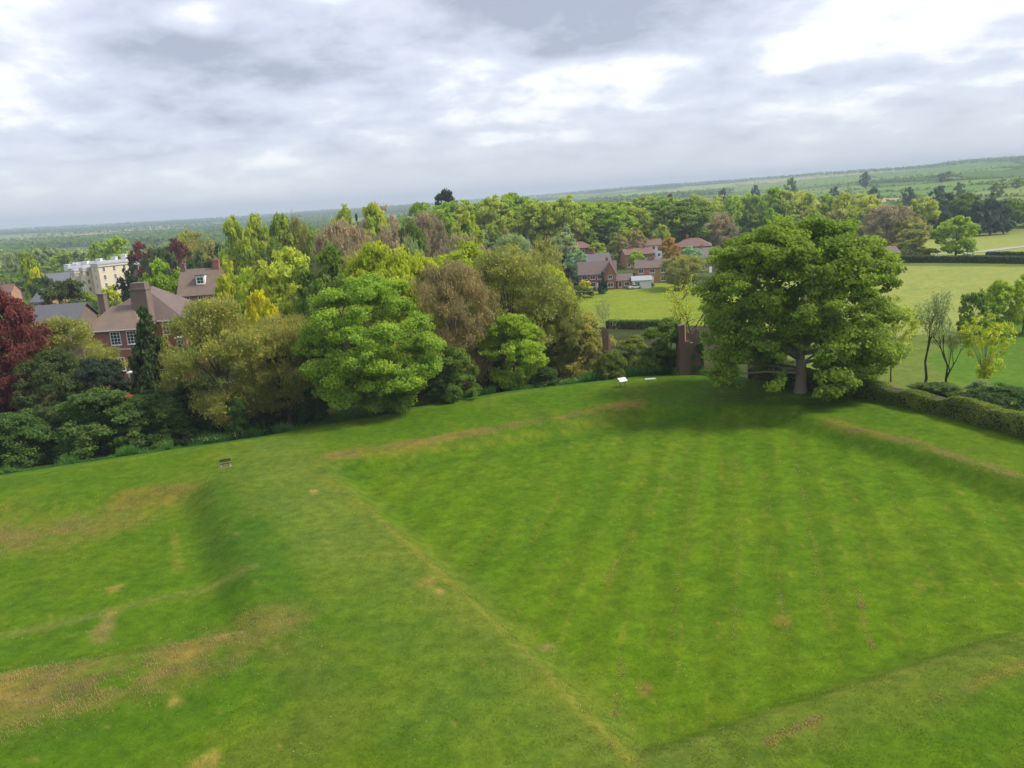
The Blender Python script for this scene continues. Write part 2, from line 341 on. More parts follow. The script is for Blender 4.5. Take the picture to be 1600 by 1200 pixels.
def mixm(c, m, col): return c * (1 - m[:, None]) + np.array(col)[None, :] * m[:, None]
def ground_colour(x, y):
    n = x.size; r = np.hypot(x, y); rb = sdf(x, y, PLAT); s = -rb
    n1 = fbm(x / 7, y / 7, 1.0); n2 = fbm(x / 2.2, y / 2.2, 12.0, 3); n3 = fbm(x / 22, y / 22, 31.0)
    lawn = np.tile(np.array([.078, .168, .0125]), (n, 1))
    lawn = mixm(lawn, sstep(.35, .7, n3) * .5, (.098, .18, .014))
    lawn = mixm(lawn, sstep(.5, .75, n1) * .3, (.066, .155, .017))
    n4 = fbm(x / 3.6, y / 5.5, 61.0, 4); lawn = mixm(lawn, sstep(.50, .72, n4) * .4, (.13, .19, .024)); lawn = mixm(lawn, sstep(.52, .7, fbm(x / 1.6, y / 2.6, 91.0, 4)) * .4, (.058, .135, .014))
    gs = sdf(x, y, GARDEN)
    ing = sstep(0, 3, gs)
    lawn = mixm(lawn, ing * .55, (.094, .185, .0095))
    # mowing direction: bands running away from the tower, in the sunken lawn
    ma, mb_ = G(1150, 690), G(1147, 1000); md = (ma - mb_).normalized(); ax = (x - mb_.x) * md.y - (y - mb_.y) * md.x
    st_ = np.tanh(3 * np.sin((ax + .5 * (n3 - .5)) * 2 * math.pi / 3.4)); lawn = lawn * (1 + .085 * ing * st_ * sstep(.15, .6, n1))[:, None]
    lawn = mixm(lawn, ing * .35 * sstep(.86, .98, np.sin(ax * 2 * math.pi / 1.7)) * sstep(.45, .65, n2), (.2, .2, .05))
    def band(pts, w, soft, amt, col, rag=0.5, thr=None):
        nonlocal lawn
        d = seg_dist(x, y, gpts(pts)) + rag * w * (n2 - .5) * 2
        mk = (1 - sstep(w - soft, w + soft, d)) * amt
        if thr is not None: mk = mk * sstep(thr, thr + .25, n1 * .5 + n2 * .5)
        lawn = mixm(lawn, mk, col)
    TAN = (.215, .185, .06); PALE = (.15, .19, .045); DK = (.045, .12, .012); BANK_SHADE = (.05, .14, .02)
    band([(420, 700), (500, 800), (620, 920), (760, 1060), (900, 1200)], 4.6, 3.0, .42, (.125, .195, .045), .3)
    band([(470, 725), (560, 800), (690, 900), (800, 1000), (990, 1200)], 2.2, 1.6, .45, PALE)
    band([(500, 745), (620, 835), (740, 935), (860, 1055), (990, 1185)], .35, .3, .5, (.17, .20, .04))
    band([(560, 780), (690, 890), (820, 1010), (1000, 1210)], .2, .2, .5, (.18, .19, .05), .8)
    band([(430, 700), (450, 770), (520, 850)], 3.0, 2.5, .5, (.12, .19, .05))
    band([(520, 712), (660, 690), (800, 664), (900, 648), (995, 629)], 1.3, .8, .95, TAN, .7, .30)
    band([(500, 722), (700, 693), (1000, 640)], .35, .3, .45, (.19, .21, .04))
    band([(0, 745), (200, 716), (420, 685), (640, 642), (800, 615), (960, 594)], .5, .4, .55, (.15, .22, .04))
    band([(505, 735), (760, 695), (1010, 650), (1120, 635)], 1.0, .9, .5, DK)  # shade on the back bank's inner face, painted into the grass colour
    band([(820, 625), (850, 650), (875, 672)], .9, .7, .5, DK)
    band([(1290, 655), (1340, 672), (1420, 690), (1470, 706), (1600, 746)], .9, .6, .7, (.17, .155, .045), .6, .33)
    band([(1300, 672), (1420, 700), (1600, 757)], 1.0, .9, .4, DK)  # inner face turned from the sun: its shade painted as dark green
    for l in ([(1150, 690), (1150, 800), (1147, 1000)], [(1088, 715), (1065, 850), (1040, 1000)], [(1035, 740), (990, 810), (945, 880)], [(985, 755), (900, 850)], [(1197, 720), (1205, 800), (1230, 960)],
              [(1245, 700), (1270, 820), (1300, 960)], [(1340, 890), (1365, 985)], [(760, 835), (700, 890)], [(975, 960), (960, 1090)]):
        band(l, .14, .3, .45, (.2, .2, .05), 1.8, .42)
    band([(990, 1190), (1200, 1115), (1400, 1050), (1600, 985)], .35, .3, .5, (.15, .20, .05), .8)
    band([(1080, 1190), (1300, 1110), (1600, 1010)], 2.0, 1.4, .45, (.13, .17, .05))
    band([(1450, 1100), (1600, 1035)], .4, .4, .6, TAN, 1.0, .42); band([(1200, 1160), (1280, 1120)], .25, .3, .5, TAN, 1.0, .42)
    # the other sunken garden
    band([(-60, 815), (70, 820), (170, 800)], 3.4, 2.8, .65, (.19, .175, .055), .8, .36)
    band([(200, 772), (290, 762)], 1.6, 1.2, .7, (.20, .165, .045), .5, .32)
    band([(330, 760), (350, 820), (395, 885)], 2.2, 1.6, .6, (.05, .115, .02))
    band([(365, 735), (400, 820), (440, 920), (470, 990)], 1.2, 1.0, .55, BANK_SHADE)  # shadow of the bank, painted as a darker green line
    band([(340, 700), (400, 800)], .9, .8, .3, PALE)
    band([(-40, 980), (100, 950), (240, 915), (395, 885)], .45, .35, .6, (.16, .20, .075))
    band([(268, 812), (275, 870)], .35, .3, .55, (.19, .21, .05))
    band([(170, 935), (155, 975)], .5, .4, .7, (.22, .19, .09))
    band([(-80, 1110), (60, 1085), (200, 1050), (300, 1020), (400, 985)], 2.7, 2.0, .9, (.215, .18, .075), .9, .26)
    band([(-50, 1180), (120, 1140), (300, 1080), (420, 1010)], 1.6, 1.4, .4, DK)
    band([(480, 1020), (520, 1100), (430, 1180)], 2.2, 1.8, .4, (.12, .15, .045))
    for px, py, w_, c_ in ((487, 767, .7, (.42, .34, .15)), (517, 805, .4, TAN), (855, 978, .75, (.30, .24, .15)), (820, 968, .4, (.28, .22, .12)), (670, 905, .8, (.24, .20, .08)), (692, 925, .4, (.36, .30, .16)), (176, 898, .6, (.36, .28, .11)),
                           (150, 960, .7, (.28, .22, .12)), (755, 1035, .6, (.22, .19, .06)), (1440, 885, .6, TAN), (1220, 940, .6, TAN), (320, 1190, .6, (.35, .28, .11)), (272, 1095, .5, (.36, .28, .12)), (1010, 1040, .6, (.25, .17, .08)), (1270, 1135, .4, TAN)):
        g_ = G(px, py); d = np.hypot(x - g_.x, (y - g_.y) * .8) + w_ * (n2 - .5) * 2.0
        lawn = mixm(lawn, (1 - sstep(w_ * .1, w_ * 1.1, d + 1.4 * w_ * (fbm(x / .7, y / .9, 50., 3) - .45))) * .6, c_)
    # fallen clippings and daisies: small pale and brown flecks
    fl = vnoise(x * 2.1, y * 2.1, 77); lawn = mixm(lawn, sstep(.965, .985, fl) * .55, (.27, .22, .09))
    # off the plateau
    litter = np.tile(np.array([.05, .045, .022]), (n, 1)); litter = mixm(litter, sstep(.4, .6, n1), (.045, .075, .018))
    out = litter
    # lower grass strip under the bank, by the wood
    lg = (1 - sstep(3, 6, s)) * sstep(-48, -40, x) * (1 - sstep(-8, -2, x)); out = mixm(out, lg, (.06, .14, .013))
    pf = (1 - sstep(1, 5, s)); out = mixm(out, pf, (.06, .15, .015))
    az = np.degrees(np.arctan2(x, y))
    out = mixm(out, sstep(.30, .36, x / np.maximum(y, 1)) * sstep(3, 6, s) * (r < 420), (.13, .18, .035))
    # meadow beyond the ruined tower, and the big fields; a patch of sun brightens their colours
    mead = gpts([(850, 480), (905, 464), (1010, 446), (1100, 452), (1180, 462), (1180, 520), (1000, 520), (880, 520)], -7.0)
    out = mixm(out, sstep(0, 2, sdf(x, y, mead)), (.205, .27, .032))
    fa = gpts([(1180, 445), (1400, 421), (1750, 424), (1750, 470), (1480, 520), (1180, 560)], -7.5)
    out = mixm(out, sstep(0, 2, sdf(x, y, fa)), (.265, .31, .085))
    fb = gpts([(1430, 408), (1400, 375), (1470, 362), (1600, 353), (1800, 340), (1800, 408)], -8.5)
    out = mixm(out, sstep(0, 2, sdf(x, y, fb)), (.275, .32, .09))
    fc = gpts([(1430, 560), (1560, 500), (1700, 480), (1750, 640), (1480, 620)], -6.5)
    out = mixm(out, sstep(0, 2, sdf(x, y, fc)), (.09, .18, .018))
    town = ((r > 140) & (r < 520)); gm = fbm(x / 12, y / 12, 44.); out = np.where((town & (az < -12))[:, None], mixm(out, sstep(.45, .6, gm), (.08, .13, .03)), out)
    est = sdf(x, y, gpts([(860, 460), (1000, 446), (1180, 440), (1180, 372), (860, 372)], -7.5)); out = mixm(out, sstep(0, 3, est), (.08, .13, .03)); out = mixm(out, sstep(0, 3, est) * sstep(.52, .62, gm) * .6, (.13, .13, .10))
    # far fields
    fi = np.where(r > 430)[0]; idx, gap = cells(x[fi], y[fi])
    fc_ = fcols[fpick[idx]].copy(); fc_ = np.where(is_wood[idx][:, None], np.array([.04, .06, .025]), fc_)
    fc_ = mixm(fc_, 1 - sstep(5, 14, gap), (.045, .07, .025))
    k = sstep(430, 620, r[fi]); out[fi] = out[fi] * (1 - k[:, None]) + fc_ * k[:, None]
    on = sstep(-.6, .6, rb)
    return np.clip(lawn * np.array([.81, .74, .46]) * on[:, None] + out * np.array([.80, .78, .68]) * (1 - on[:, None]), 0, 1)

def build_terrain():
    rr = [0.0, 8.0]; 
    while rr[-1] < 7000: rr.append(rr[-1] * (1.0098 if rr[-1] > 24 else 1.06))
    rr = np.array(rr)
    aa = np.radians(np.concatenate([np.arange(-180, -48, 4.0), np.arange(-48, 48, 0.28), np.arange(48, 180, 4.0)]))
    na, nr = len(aa), len(rr)
    Rg, Ag = np.meshgrid(rr[1:], aa, indexing='ij')
    x = (Rg * np.sin(Ag)).ravel(); y = (Rg * np.cos(Ag)).ravel()
    z = height(x, y)
    col = ground_colour(x, y)
    v = np.stack([x, y, z], 1); v = np.vstack([v, [[0, 0, hz(0, 0)]]]); col = np.vstack([col, col[:1]])
    i = np.arange(nr - 2)[:, None] * na; j = np.arange(na)[None, :]; jn = (j + 1) % na
    q = np.stack([i + j, i + jn, i + na + jn, i + na + j], -1).reshape(-1, 4)[:, ::-1]
    c = len(v) - 1
    tri = np.stack([np.full(na, c), np.arange(na), (np.arange(na) + 1) % na], 1)[:, ::-1]
    flat = np.concatenate([q.ravel(), tri.ravel()]); cnt = np.concatenate([np.full(len(q), 4), np.full(na, 3)])
    me = np_mesh('terrain', v, flat, cnt, {'Col': ('FLOAT_COLOR', 'POINT', np.hstack([col, np.ones((len(col), 1))]))}, True)
    mt, nt, N, L, o = nodes('ground')
    a = N.new('ShaderNodeAttribute'); a.attribute_name = 'Col'; tc = N.new('ShaderNodeTexCoord')
    def nz(s, d, r_=.6):
        t = N.new('ShaderNodeTexNoise'); t.inputs['Scale'].default_value = s; t.inputs['Detail'].default_value = d; t.inputs['Roughness'].default_value = r_; L.new(tc.outputs['Object'], t.inputs['Vector']); return t.outputs['Fac']
    n1 = nz(1.1, 9, .72); n2 = nz(5.0, 5, .7); n3 = nz(.22, 5)
    c1 = mixn(N, L, 1.0, a.outputs['Color'], mixn(N, L, ramp(N, L, n1, .32, .68, 0, 1), (.62, .70, .66), (1.36, 1.26, 1.3)), 'MULTIPLY')
    c2 = mixn(N, L, 1.0, c1, mixn(N, L, ramp(N, L, n2, .3, .7, 0, 1), (.80, .82, .8), (1.2, 1.18, 1.15)), 'MULTIPLY')
    c3 = mixn(N, L, 1.0, c2, mixn(N, L, ramp(N, L, n3, .35, .65, 0, 1), (.86, .92, .95), (1.13, 1.06, 1.0)), 'MULTIPLY')
    p = N.new('ShaderNodeBsdfPrincipled'); L.new(c3, p.inputs['Base Color']); p.inputs['Roughness'].default_value = .85; p.inputs['Specular IOR Level'].default_value = .03
    b = N.new('ShaderNodeBump'); b.inputs['Strength'].default_value = .55; b.inputs['Distance'].default_value = .12; L.new(n1, b.inputs['Height']); L.new(b.outputs[0], p.inputs['Normal'])
    L.new(p.outputs[0], o.inputs[0])
    return tag(link('terrain', me, None, mt), kind='structure')
build_terrain()

# ------------------------------------------------------------------ foliage geometry
def unit(v): return v / (np.linalg.norm(v, axis=1, keepdims=True) + 1e-9)
def cards(pos, nrm, size, g, aspect=.7, along=None):
    n = len(pos); nrm = unit(nrm)
    t = along if along is not None else g.normal(size=(n, 3))
    t = unit(t - nrm * np.sum(t * nrm, 1, keepdims=True)); b = np.cross(nrm, t)
    s = (size * g.uniform(.6, 1.35, n))[:, None]
    fold = nrm * s * g.uniform(-.25, .25, (n, 1))
    v = np.stack([pos - t * s, pos + b * s * aspect + fold, pos + t * s, pos - b * s * aspect + fold], 1).reshape(-1, 3)
    return v
def card_mesh(name, v, tint):
    n = len(v) // 4
    return np_mesh(name, v, np.arange(4 * n), np.full(n, 4), {'tint': ('FLOAT', 'FACE', np.clip(tint, 0, 1))})
def profile(shape, t):
    if shape == 'dome': return .5 * np.where(t < .38, np.clip(t / .38, 0, 1) ** .45 * .999, np.sqrt(np.clip(1 - ((t - .38) / .62) ** 2.2, 0, 1)))
    if shape == 'oval': return .5 * np.sqrt(np.clip(1 - np.abs((t - .42) / .58) ** 2.0, 0, 1))
    if shape == 'shrub': return .5 * np.sqrt(np.clip(1 - np.clip((t - .15) / .85, 0, 1) ** 2.4, 0, 1))
    if shape == 'cone': return .5 * np.clip(1 - t, 0, 1) ** .75
    if shape == 'box': return .5 * np.where(t < .2, .86 + .7 * t, np.clip(1 - np.clip((t - .55) / .45, 0, 1) ** 3.2, .0, 1) ** .6)
    if shape == 'fan': return .5 * np.clip(t, 0, 1) ** .55 * np.sqrt(np.clip(1 - np.clip((t - .6) / .4, 0, 1) ** 2.5, 0, 1))
def make_crown(name, shape, seed, n, leaf, zb, nl, lr=(.10, .17), twig=False, squash=.72, hole=None, full=.3):
    g = np.random.default_rng(seed)
    t = g.uniform(.03, .97, nl); ang = np.arange(nl) * 2.399 + g.uniform(-.5, .5, nl); rad_l = g.uniform(*lr, nl)
    if shape == 'cone': rad_l = rad_l * (1.1 - .75 * t)
    pr = profile(shape, t) * g.uniform(.82, 1.06, nl)
    inner = g.random(nl) < .16
    cr = np.maximum(pr - rad_l * .8, 0) * np.where(inner, g.uniform(.1, .6, nl), 1)
    zz = zb + (1 - zb) * t - rad_l * np.clip((t - .6) / .4, 0, 1) * .8 + rad_l * squash * np.clip((.15 - t) / .15, 0, 1)
    cen = np.stack([cr * np.cos(ang), cr * np.sin(ang), zz], 1)
    # every lobe carries sprays of leaves on its outer side
    K = 9 if n > 12000 else (6 if n > 4000 else 4)
    bi = np.repeat(np.arange(nl), K); ns = len(bi)
    out = unit(cen[bi] - np.array([0, 0, zb + .3 * (1 - zb)]))
    d0 = unit(g.normal(size=(ns, 3)) + out * .5 + np.array([0, 0, .25])) * np.array([1, 1, squash])
    sc_ = cen[bi] + d0 * (rad_l[bi] * g.uniform(.5, 1.25, ns))[:, None]; sr = rad_l[bi] * g.uniform(.3, .62, ns)
    deep = np.zeros(ns, bool)
    for i in range(nl):
        q = (sc_ - cen[i]) / np.array([1, 1, squash]); deep |= (np.sum(q * q, 1) < (rad_l[i] * .6) ** 2) & (bi != i)
    keep = ~deep | (g.random(ns) < full); sc_ = sc_[keep]; sr = sr[keep]; d0 = d0[keep]; ns = len(sr)
    sc_[:, 2] = np.maximum(sc_[:, 2], zb * .6 + sr * .3)
    pk = g.choice(ns, n, p=sr ** 2 / np.sum(sr ** 2))
    e = g.normal(0, .52, (n, 3)); e *= np.minimum(1, 1.15 / (np.linalg.norm(e, axis=1, keepdims=True) + 1e-6))
    pos = sc_[pk] + e * sr[pk][:, None] * np.array([1, 1, .55 if squash < .8 else .8])
    pos[:, 2] = np.maximum(pos[:, 2], .004)
    d = unit(d0[pk] * .7 + e * .5 + np.array([0, 0, .45]))
    if hole is not None:
        keep = ~hole(pos); pos = pos[keep]; d = d[keep]; pk = pk[keep]; n = len(pos)
    lt = g.uniform(-.3, .3, ns)
    tint = .5 + lt[pk] + g.normal(0, .15, n)
    if twig:
        v = cards(pos, unit(g.normal(size=(n, 3))), np.full(n, leaf * 1.9), g, .10, along=d + g.normal(0, .55, (n, 3)) + np.array([0, 0, .4]))
        h = n // 3
        v2 = cards(pos[:h] + g.normal(0, .01, (h, 3)), d[:h] + g.normal(0, .6, (h, 3)), np.full(h, leaf * .75), g, .7)
        v = np.vstack([v, v2]); tint = np.concatenate([tint - .15, tint[:h] + .2])
    else:
        v = cards(pos, d + g.normal(0, .6, (n, 3)), np.full(n, leaf), g, .72)
    return card_mesh(name, v, tint), cen, rad_l
def make_trunk(name, cen, seed, r=.022, split=.3, limbs=14, n=7):
    g = np.random.default_rng(seed); mb = MB()
    top = .62
    mb.tube([(0, 0, -.03), (0, 0, .02), (.004, .003, .12), (-.006, .004, split), (.008, -.01, top)], [r * 1.7, r * 1.25, r, r * .85, r * .3], n)
    order = g.permutation(len(cen))[:limbs]
    for i in order:
        c = cen[i]; z0 = min(split * g.uniform(.75, 1.35), c[2] * .8); p0 = np.array([0, 0, z0]); mid = p0 * .45 + c * .55 + np.array([0, 0, .04 - .03 * (c[2] < .35)])
        rr = r * g.uniform(.3, .5)
        mb.tube([p0, p0 * .6 + mid * .4, mid, c], [rr, rr * .8, rr * .5, rr * .15], 5)
    return mb.mesh(name, True)
def make_bare(name, seed, levels=5, spread=.55, r=.02, up=.5, n0=(.30, .36)):
    R2 = random.Random(seed); mb = MB(); tips = []
    def grow(p, d, l, r, lv):
        q = p + d * l * .5 + Vector((R2.uniform(-1, 1), R2.uniform(-1, 1), R2.uniform(-.3, .6))) * l * .07; e = p + d * l
        mb.tube([p, q, e], [r, r * .8, r * .62], 6 if lv < 2 else 3)
        if lv >= levels: tips.append(e); return
        for k in range(R2.choice((2, 3, 3)) if lv < levels - 1 else 3):
            nd = (d + Vector((R2.gauss(0, 1), R2.gauss(0, 1), R2.gauss(.15, .6))) * spread + Vector((0, 0, up * .25))).normalized()
            grow(e if k < 2 else q, nd, l * R2.uniform(.62, .84), r * R2.uniform(.5, .66), lv + 1)
    grow(Vector((0, 0, -.02)), Vector((0, 0, 1)), R2.uniform(*n0), r, 0)
    vs = np.array(mb.v); s = max(np.abs(vs[:, :2]).max() * 2, 1e-3); h = vs[:, 2].max()
    k = np.array([1 / s, 1 / s, 1 / h]); k[:2] = np.minimum(k[:2], 2.0)
    mb.v = [tuple(a) for a in vs * k]
    return mb.mesh(name, True), np.array([tuple(t) for t in tips]) * k

SH = {}
def shape(key, sh, seed, n, leaf, zb, nl, lr, twig=False, squash=.72, limbs=14, r=.022, split=.3):
    me, cen, rl = make_crown(key, sh, seed, n, leaf, zb, nl, lr, twig, squash)
    SH[key] = (me, make_trunk(key + '_trunk', cen, seed, r, split, limbs))
for k in range(4):
    shape('dome_near%d' % k, 'dome', 10 + k, 36000, .0122, .08, 58, (.075, .165))
    shape('dome_mid%d' % k, 'dome', 20 + k, 9500, .0225, .10, 42, (.085, .17), limbs=10)
    shape('oval_mid%d' % k, 'oval', 30 + k, 9000, .0225, .08, 40, (.085, .17), limbs=9)
    shape('oval_far%d' % k, 'oval', 40 + k, 3000, .040, .06, 26, (.11, .18), limbs=5)
    shape('dome_far%d' % k, 'dome', 50 + k, 3200, .040, .06, 26, (.12, .19), limbs=5)
for k in range(3):
    shape('twig_near%d' % k, 'dome', 60 + k, 28000, .0128, .10, 44, (.08, .2), True, .7, 26)
    shape('twig_mid%d' % k, 'dome', 70 + k, 7500, .026, .10, 40, (.10, .17), True, .85, 14)
    shape('shrub_near%d' % k, 'shrub', 80 + k, 26000, .0150, .0, 46, (.09, .18), limbs=8, r=.014, split=.12)
    shape('shrub_mid%d' % k, 'shrub', 90 + k, 3500, .038, .0, 26, (.13, .2), limbs=4, r=.014, split=.12)
for k in range(2):
    shape('cone_near%d' % k, 'cone', 100 + k, 14000, .024, .02, 70, (.10, .17), squash=1.0, limbs=0, r=.03)
    shape('cone_mid%d' % k, 'cone', 105 + k, 4500, .04, .03, 40, (.11, .18), squash=.8, limbs=0, r=.03)
shape('layered', 'oval', 120, 5000, .03, .35, 26, (.09, .2), squash=.28, limbs=18, r=.03)
shape('fan_leaf', 'fan', 131, 3400, .017, .2, 44, (.06, .12), False, .9, 34, .011, .28)
for k in range(5):
    bm_, tips = make_bare('bare%d' % k, 140 + k) if k < 3 else make_bare('bare%d' % k, 140 + k, 6, .36, .016, 1.3, (.26, .30))
    g = np.random.default_rng(k); tp = np.repeat(tips, 5, 0) + g.normal(0, .022, (len(tips) * 5, 3))
    n_ = len(tp)
    SH['bare%d' % k] = (card_mesh('bare%d_leaf' % k, cards(tp, g.normal(size=(n_, 3)) + [0, 0, .4], np.full(n_, .011), g), g.uniform(0, 1, n_)), bm_)

WARN = []
cnt_ = {}
def place_tree(name, label, cat, kind, leaf, px, D, top, w, group=None, depth=None, bark='bark', rz=None, base=None, minz=None):
    """px: trunk column in the photo; D: distance; top: photo row of the crown's top; w: crown width in photo pixels"""
    p = at(px, top, D)
    for _ in range(3):
        z0 = hz(p.x, D); pb = at(px, 600, D)
        # follow the world's vertical: x of the top point is the trunk's x
    wm = w * mpp(D); h = max(p.z - z0, .75 * wm if cat == 'tree' else .6)
    root = empty(name, (p.x, D, z0 - .02), R.uniform(0, 6.28) if rz is None else rz, (wm, wm * (depth or 1.0), h))
    if wm / h > 2.2 or wm / h < .25: WARN.append('%s px%d w%.1f h%.1f' % (name, px, wm, h))
    tag(root, label, cat, group)
    cm, tm = SH[kind]
    link('trunk' if cat == 'tree' else 'stem', tm, root, M[bark]); link('crown' if cat == 'tree' else 'foliage', cm, root, M['leaf_' + leaf])
    return root

# ------------------------------------------------------------------ the two great trees at the lawn's edge
def hero(name, label, key, leaf, basepx, basepy, z0, top, w, shp, seed, n, leafsize, zb, nl, lr, hole=None, bark='bark', r=.022, split=.24, squash=.7, depth=.9, shift=0.0, full=.3):
    b = G(basepx, basepy, z0); D = b.y
    me, cen, rl = make_crown(key, shp, seed, n, leafsize, zb, nl, lr, False, squash, hole, full)
    tm = make_trunk(key + '_trunk', cen, seed, r, split, 22, 10)
    h = at(basepx, top, D).z - hz(b.x, D)
    root = empty(name, (b.x, D, hz(b.x, D) - .02), 0, (w * mpp(D), w * mpp(D) * depth, h)); tag(root, label, 'tree')
    link('trunk', tm, root, M[bark]); cr_ = link('crown', me, root, M['leaf_' + leaf]); cr_.location.x = shift; return root
hero('sycamore_tree', 'huge broad dark green sycamore with a stout bare trunk beside the ruined brick tower', 'sycamore', 'sycamore', 1251, 613, 0, 334, 292, 'box', 5, 165000, .0086, .05, 150, (.055, .125),
     hole=lambda p: (p[:, 2] < .20 + .03 * np.sin(p[:, 0] * 40) + .42 * np.maximum(-p[:, 1], 0)) & (np.abs(p[:, 0] - .035 - .342 * p[:, 1]) < .085 + .02 * np.sin(p[:, 2] * 60)), bark='bark_pale', r=.027, split=.22, shift=-.04, full=.75)
hero('maple_tree', 'big bright green maple with layered foliage down to the grass below the lawn bank', 'maple', 'maple', 590, 662, -1.6, 418, 218, 'dome', 8, 105000, .0088, .02, 105, (.055, .135), r=.02, split=.18, squash=.5)

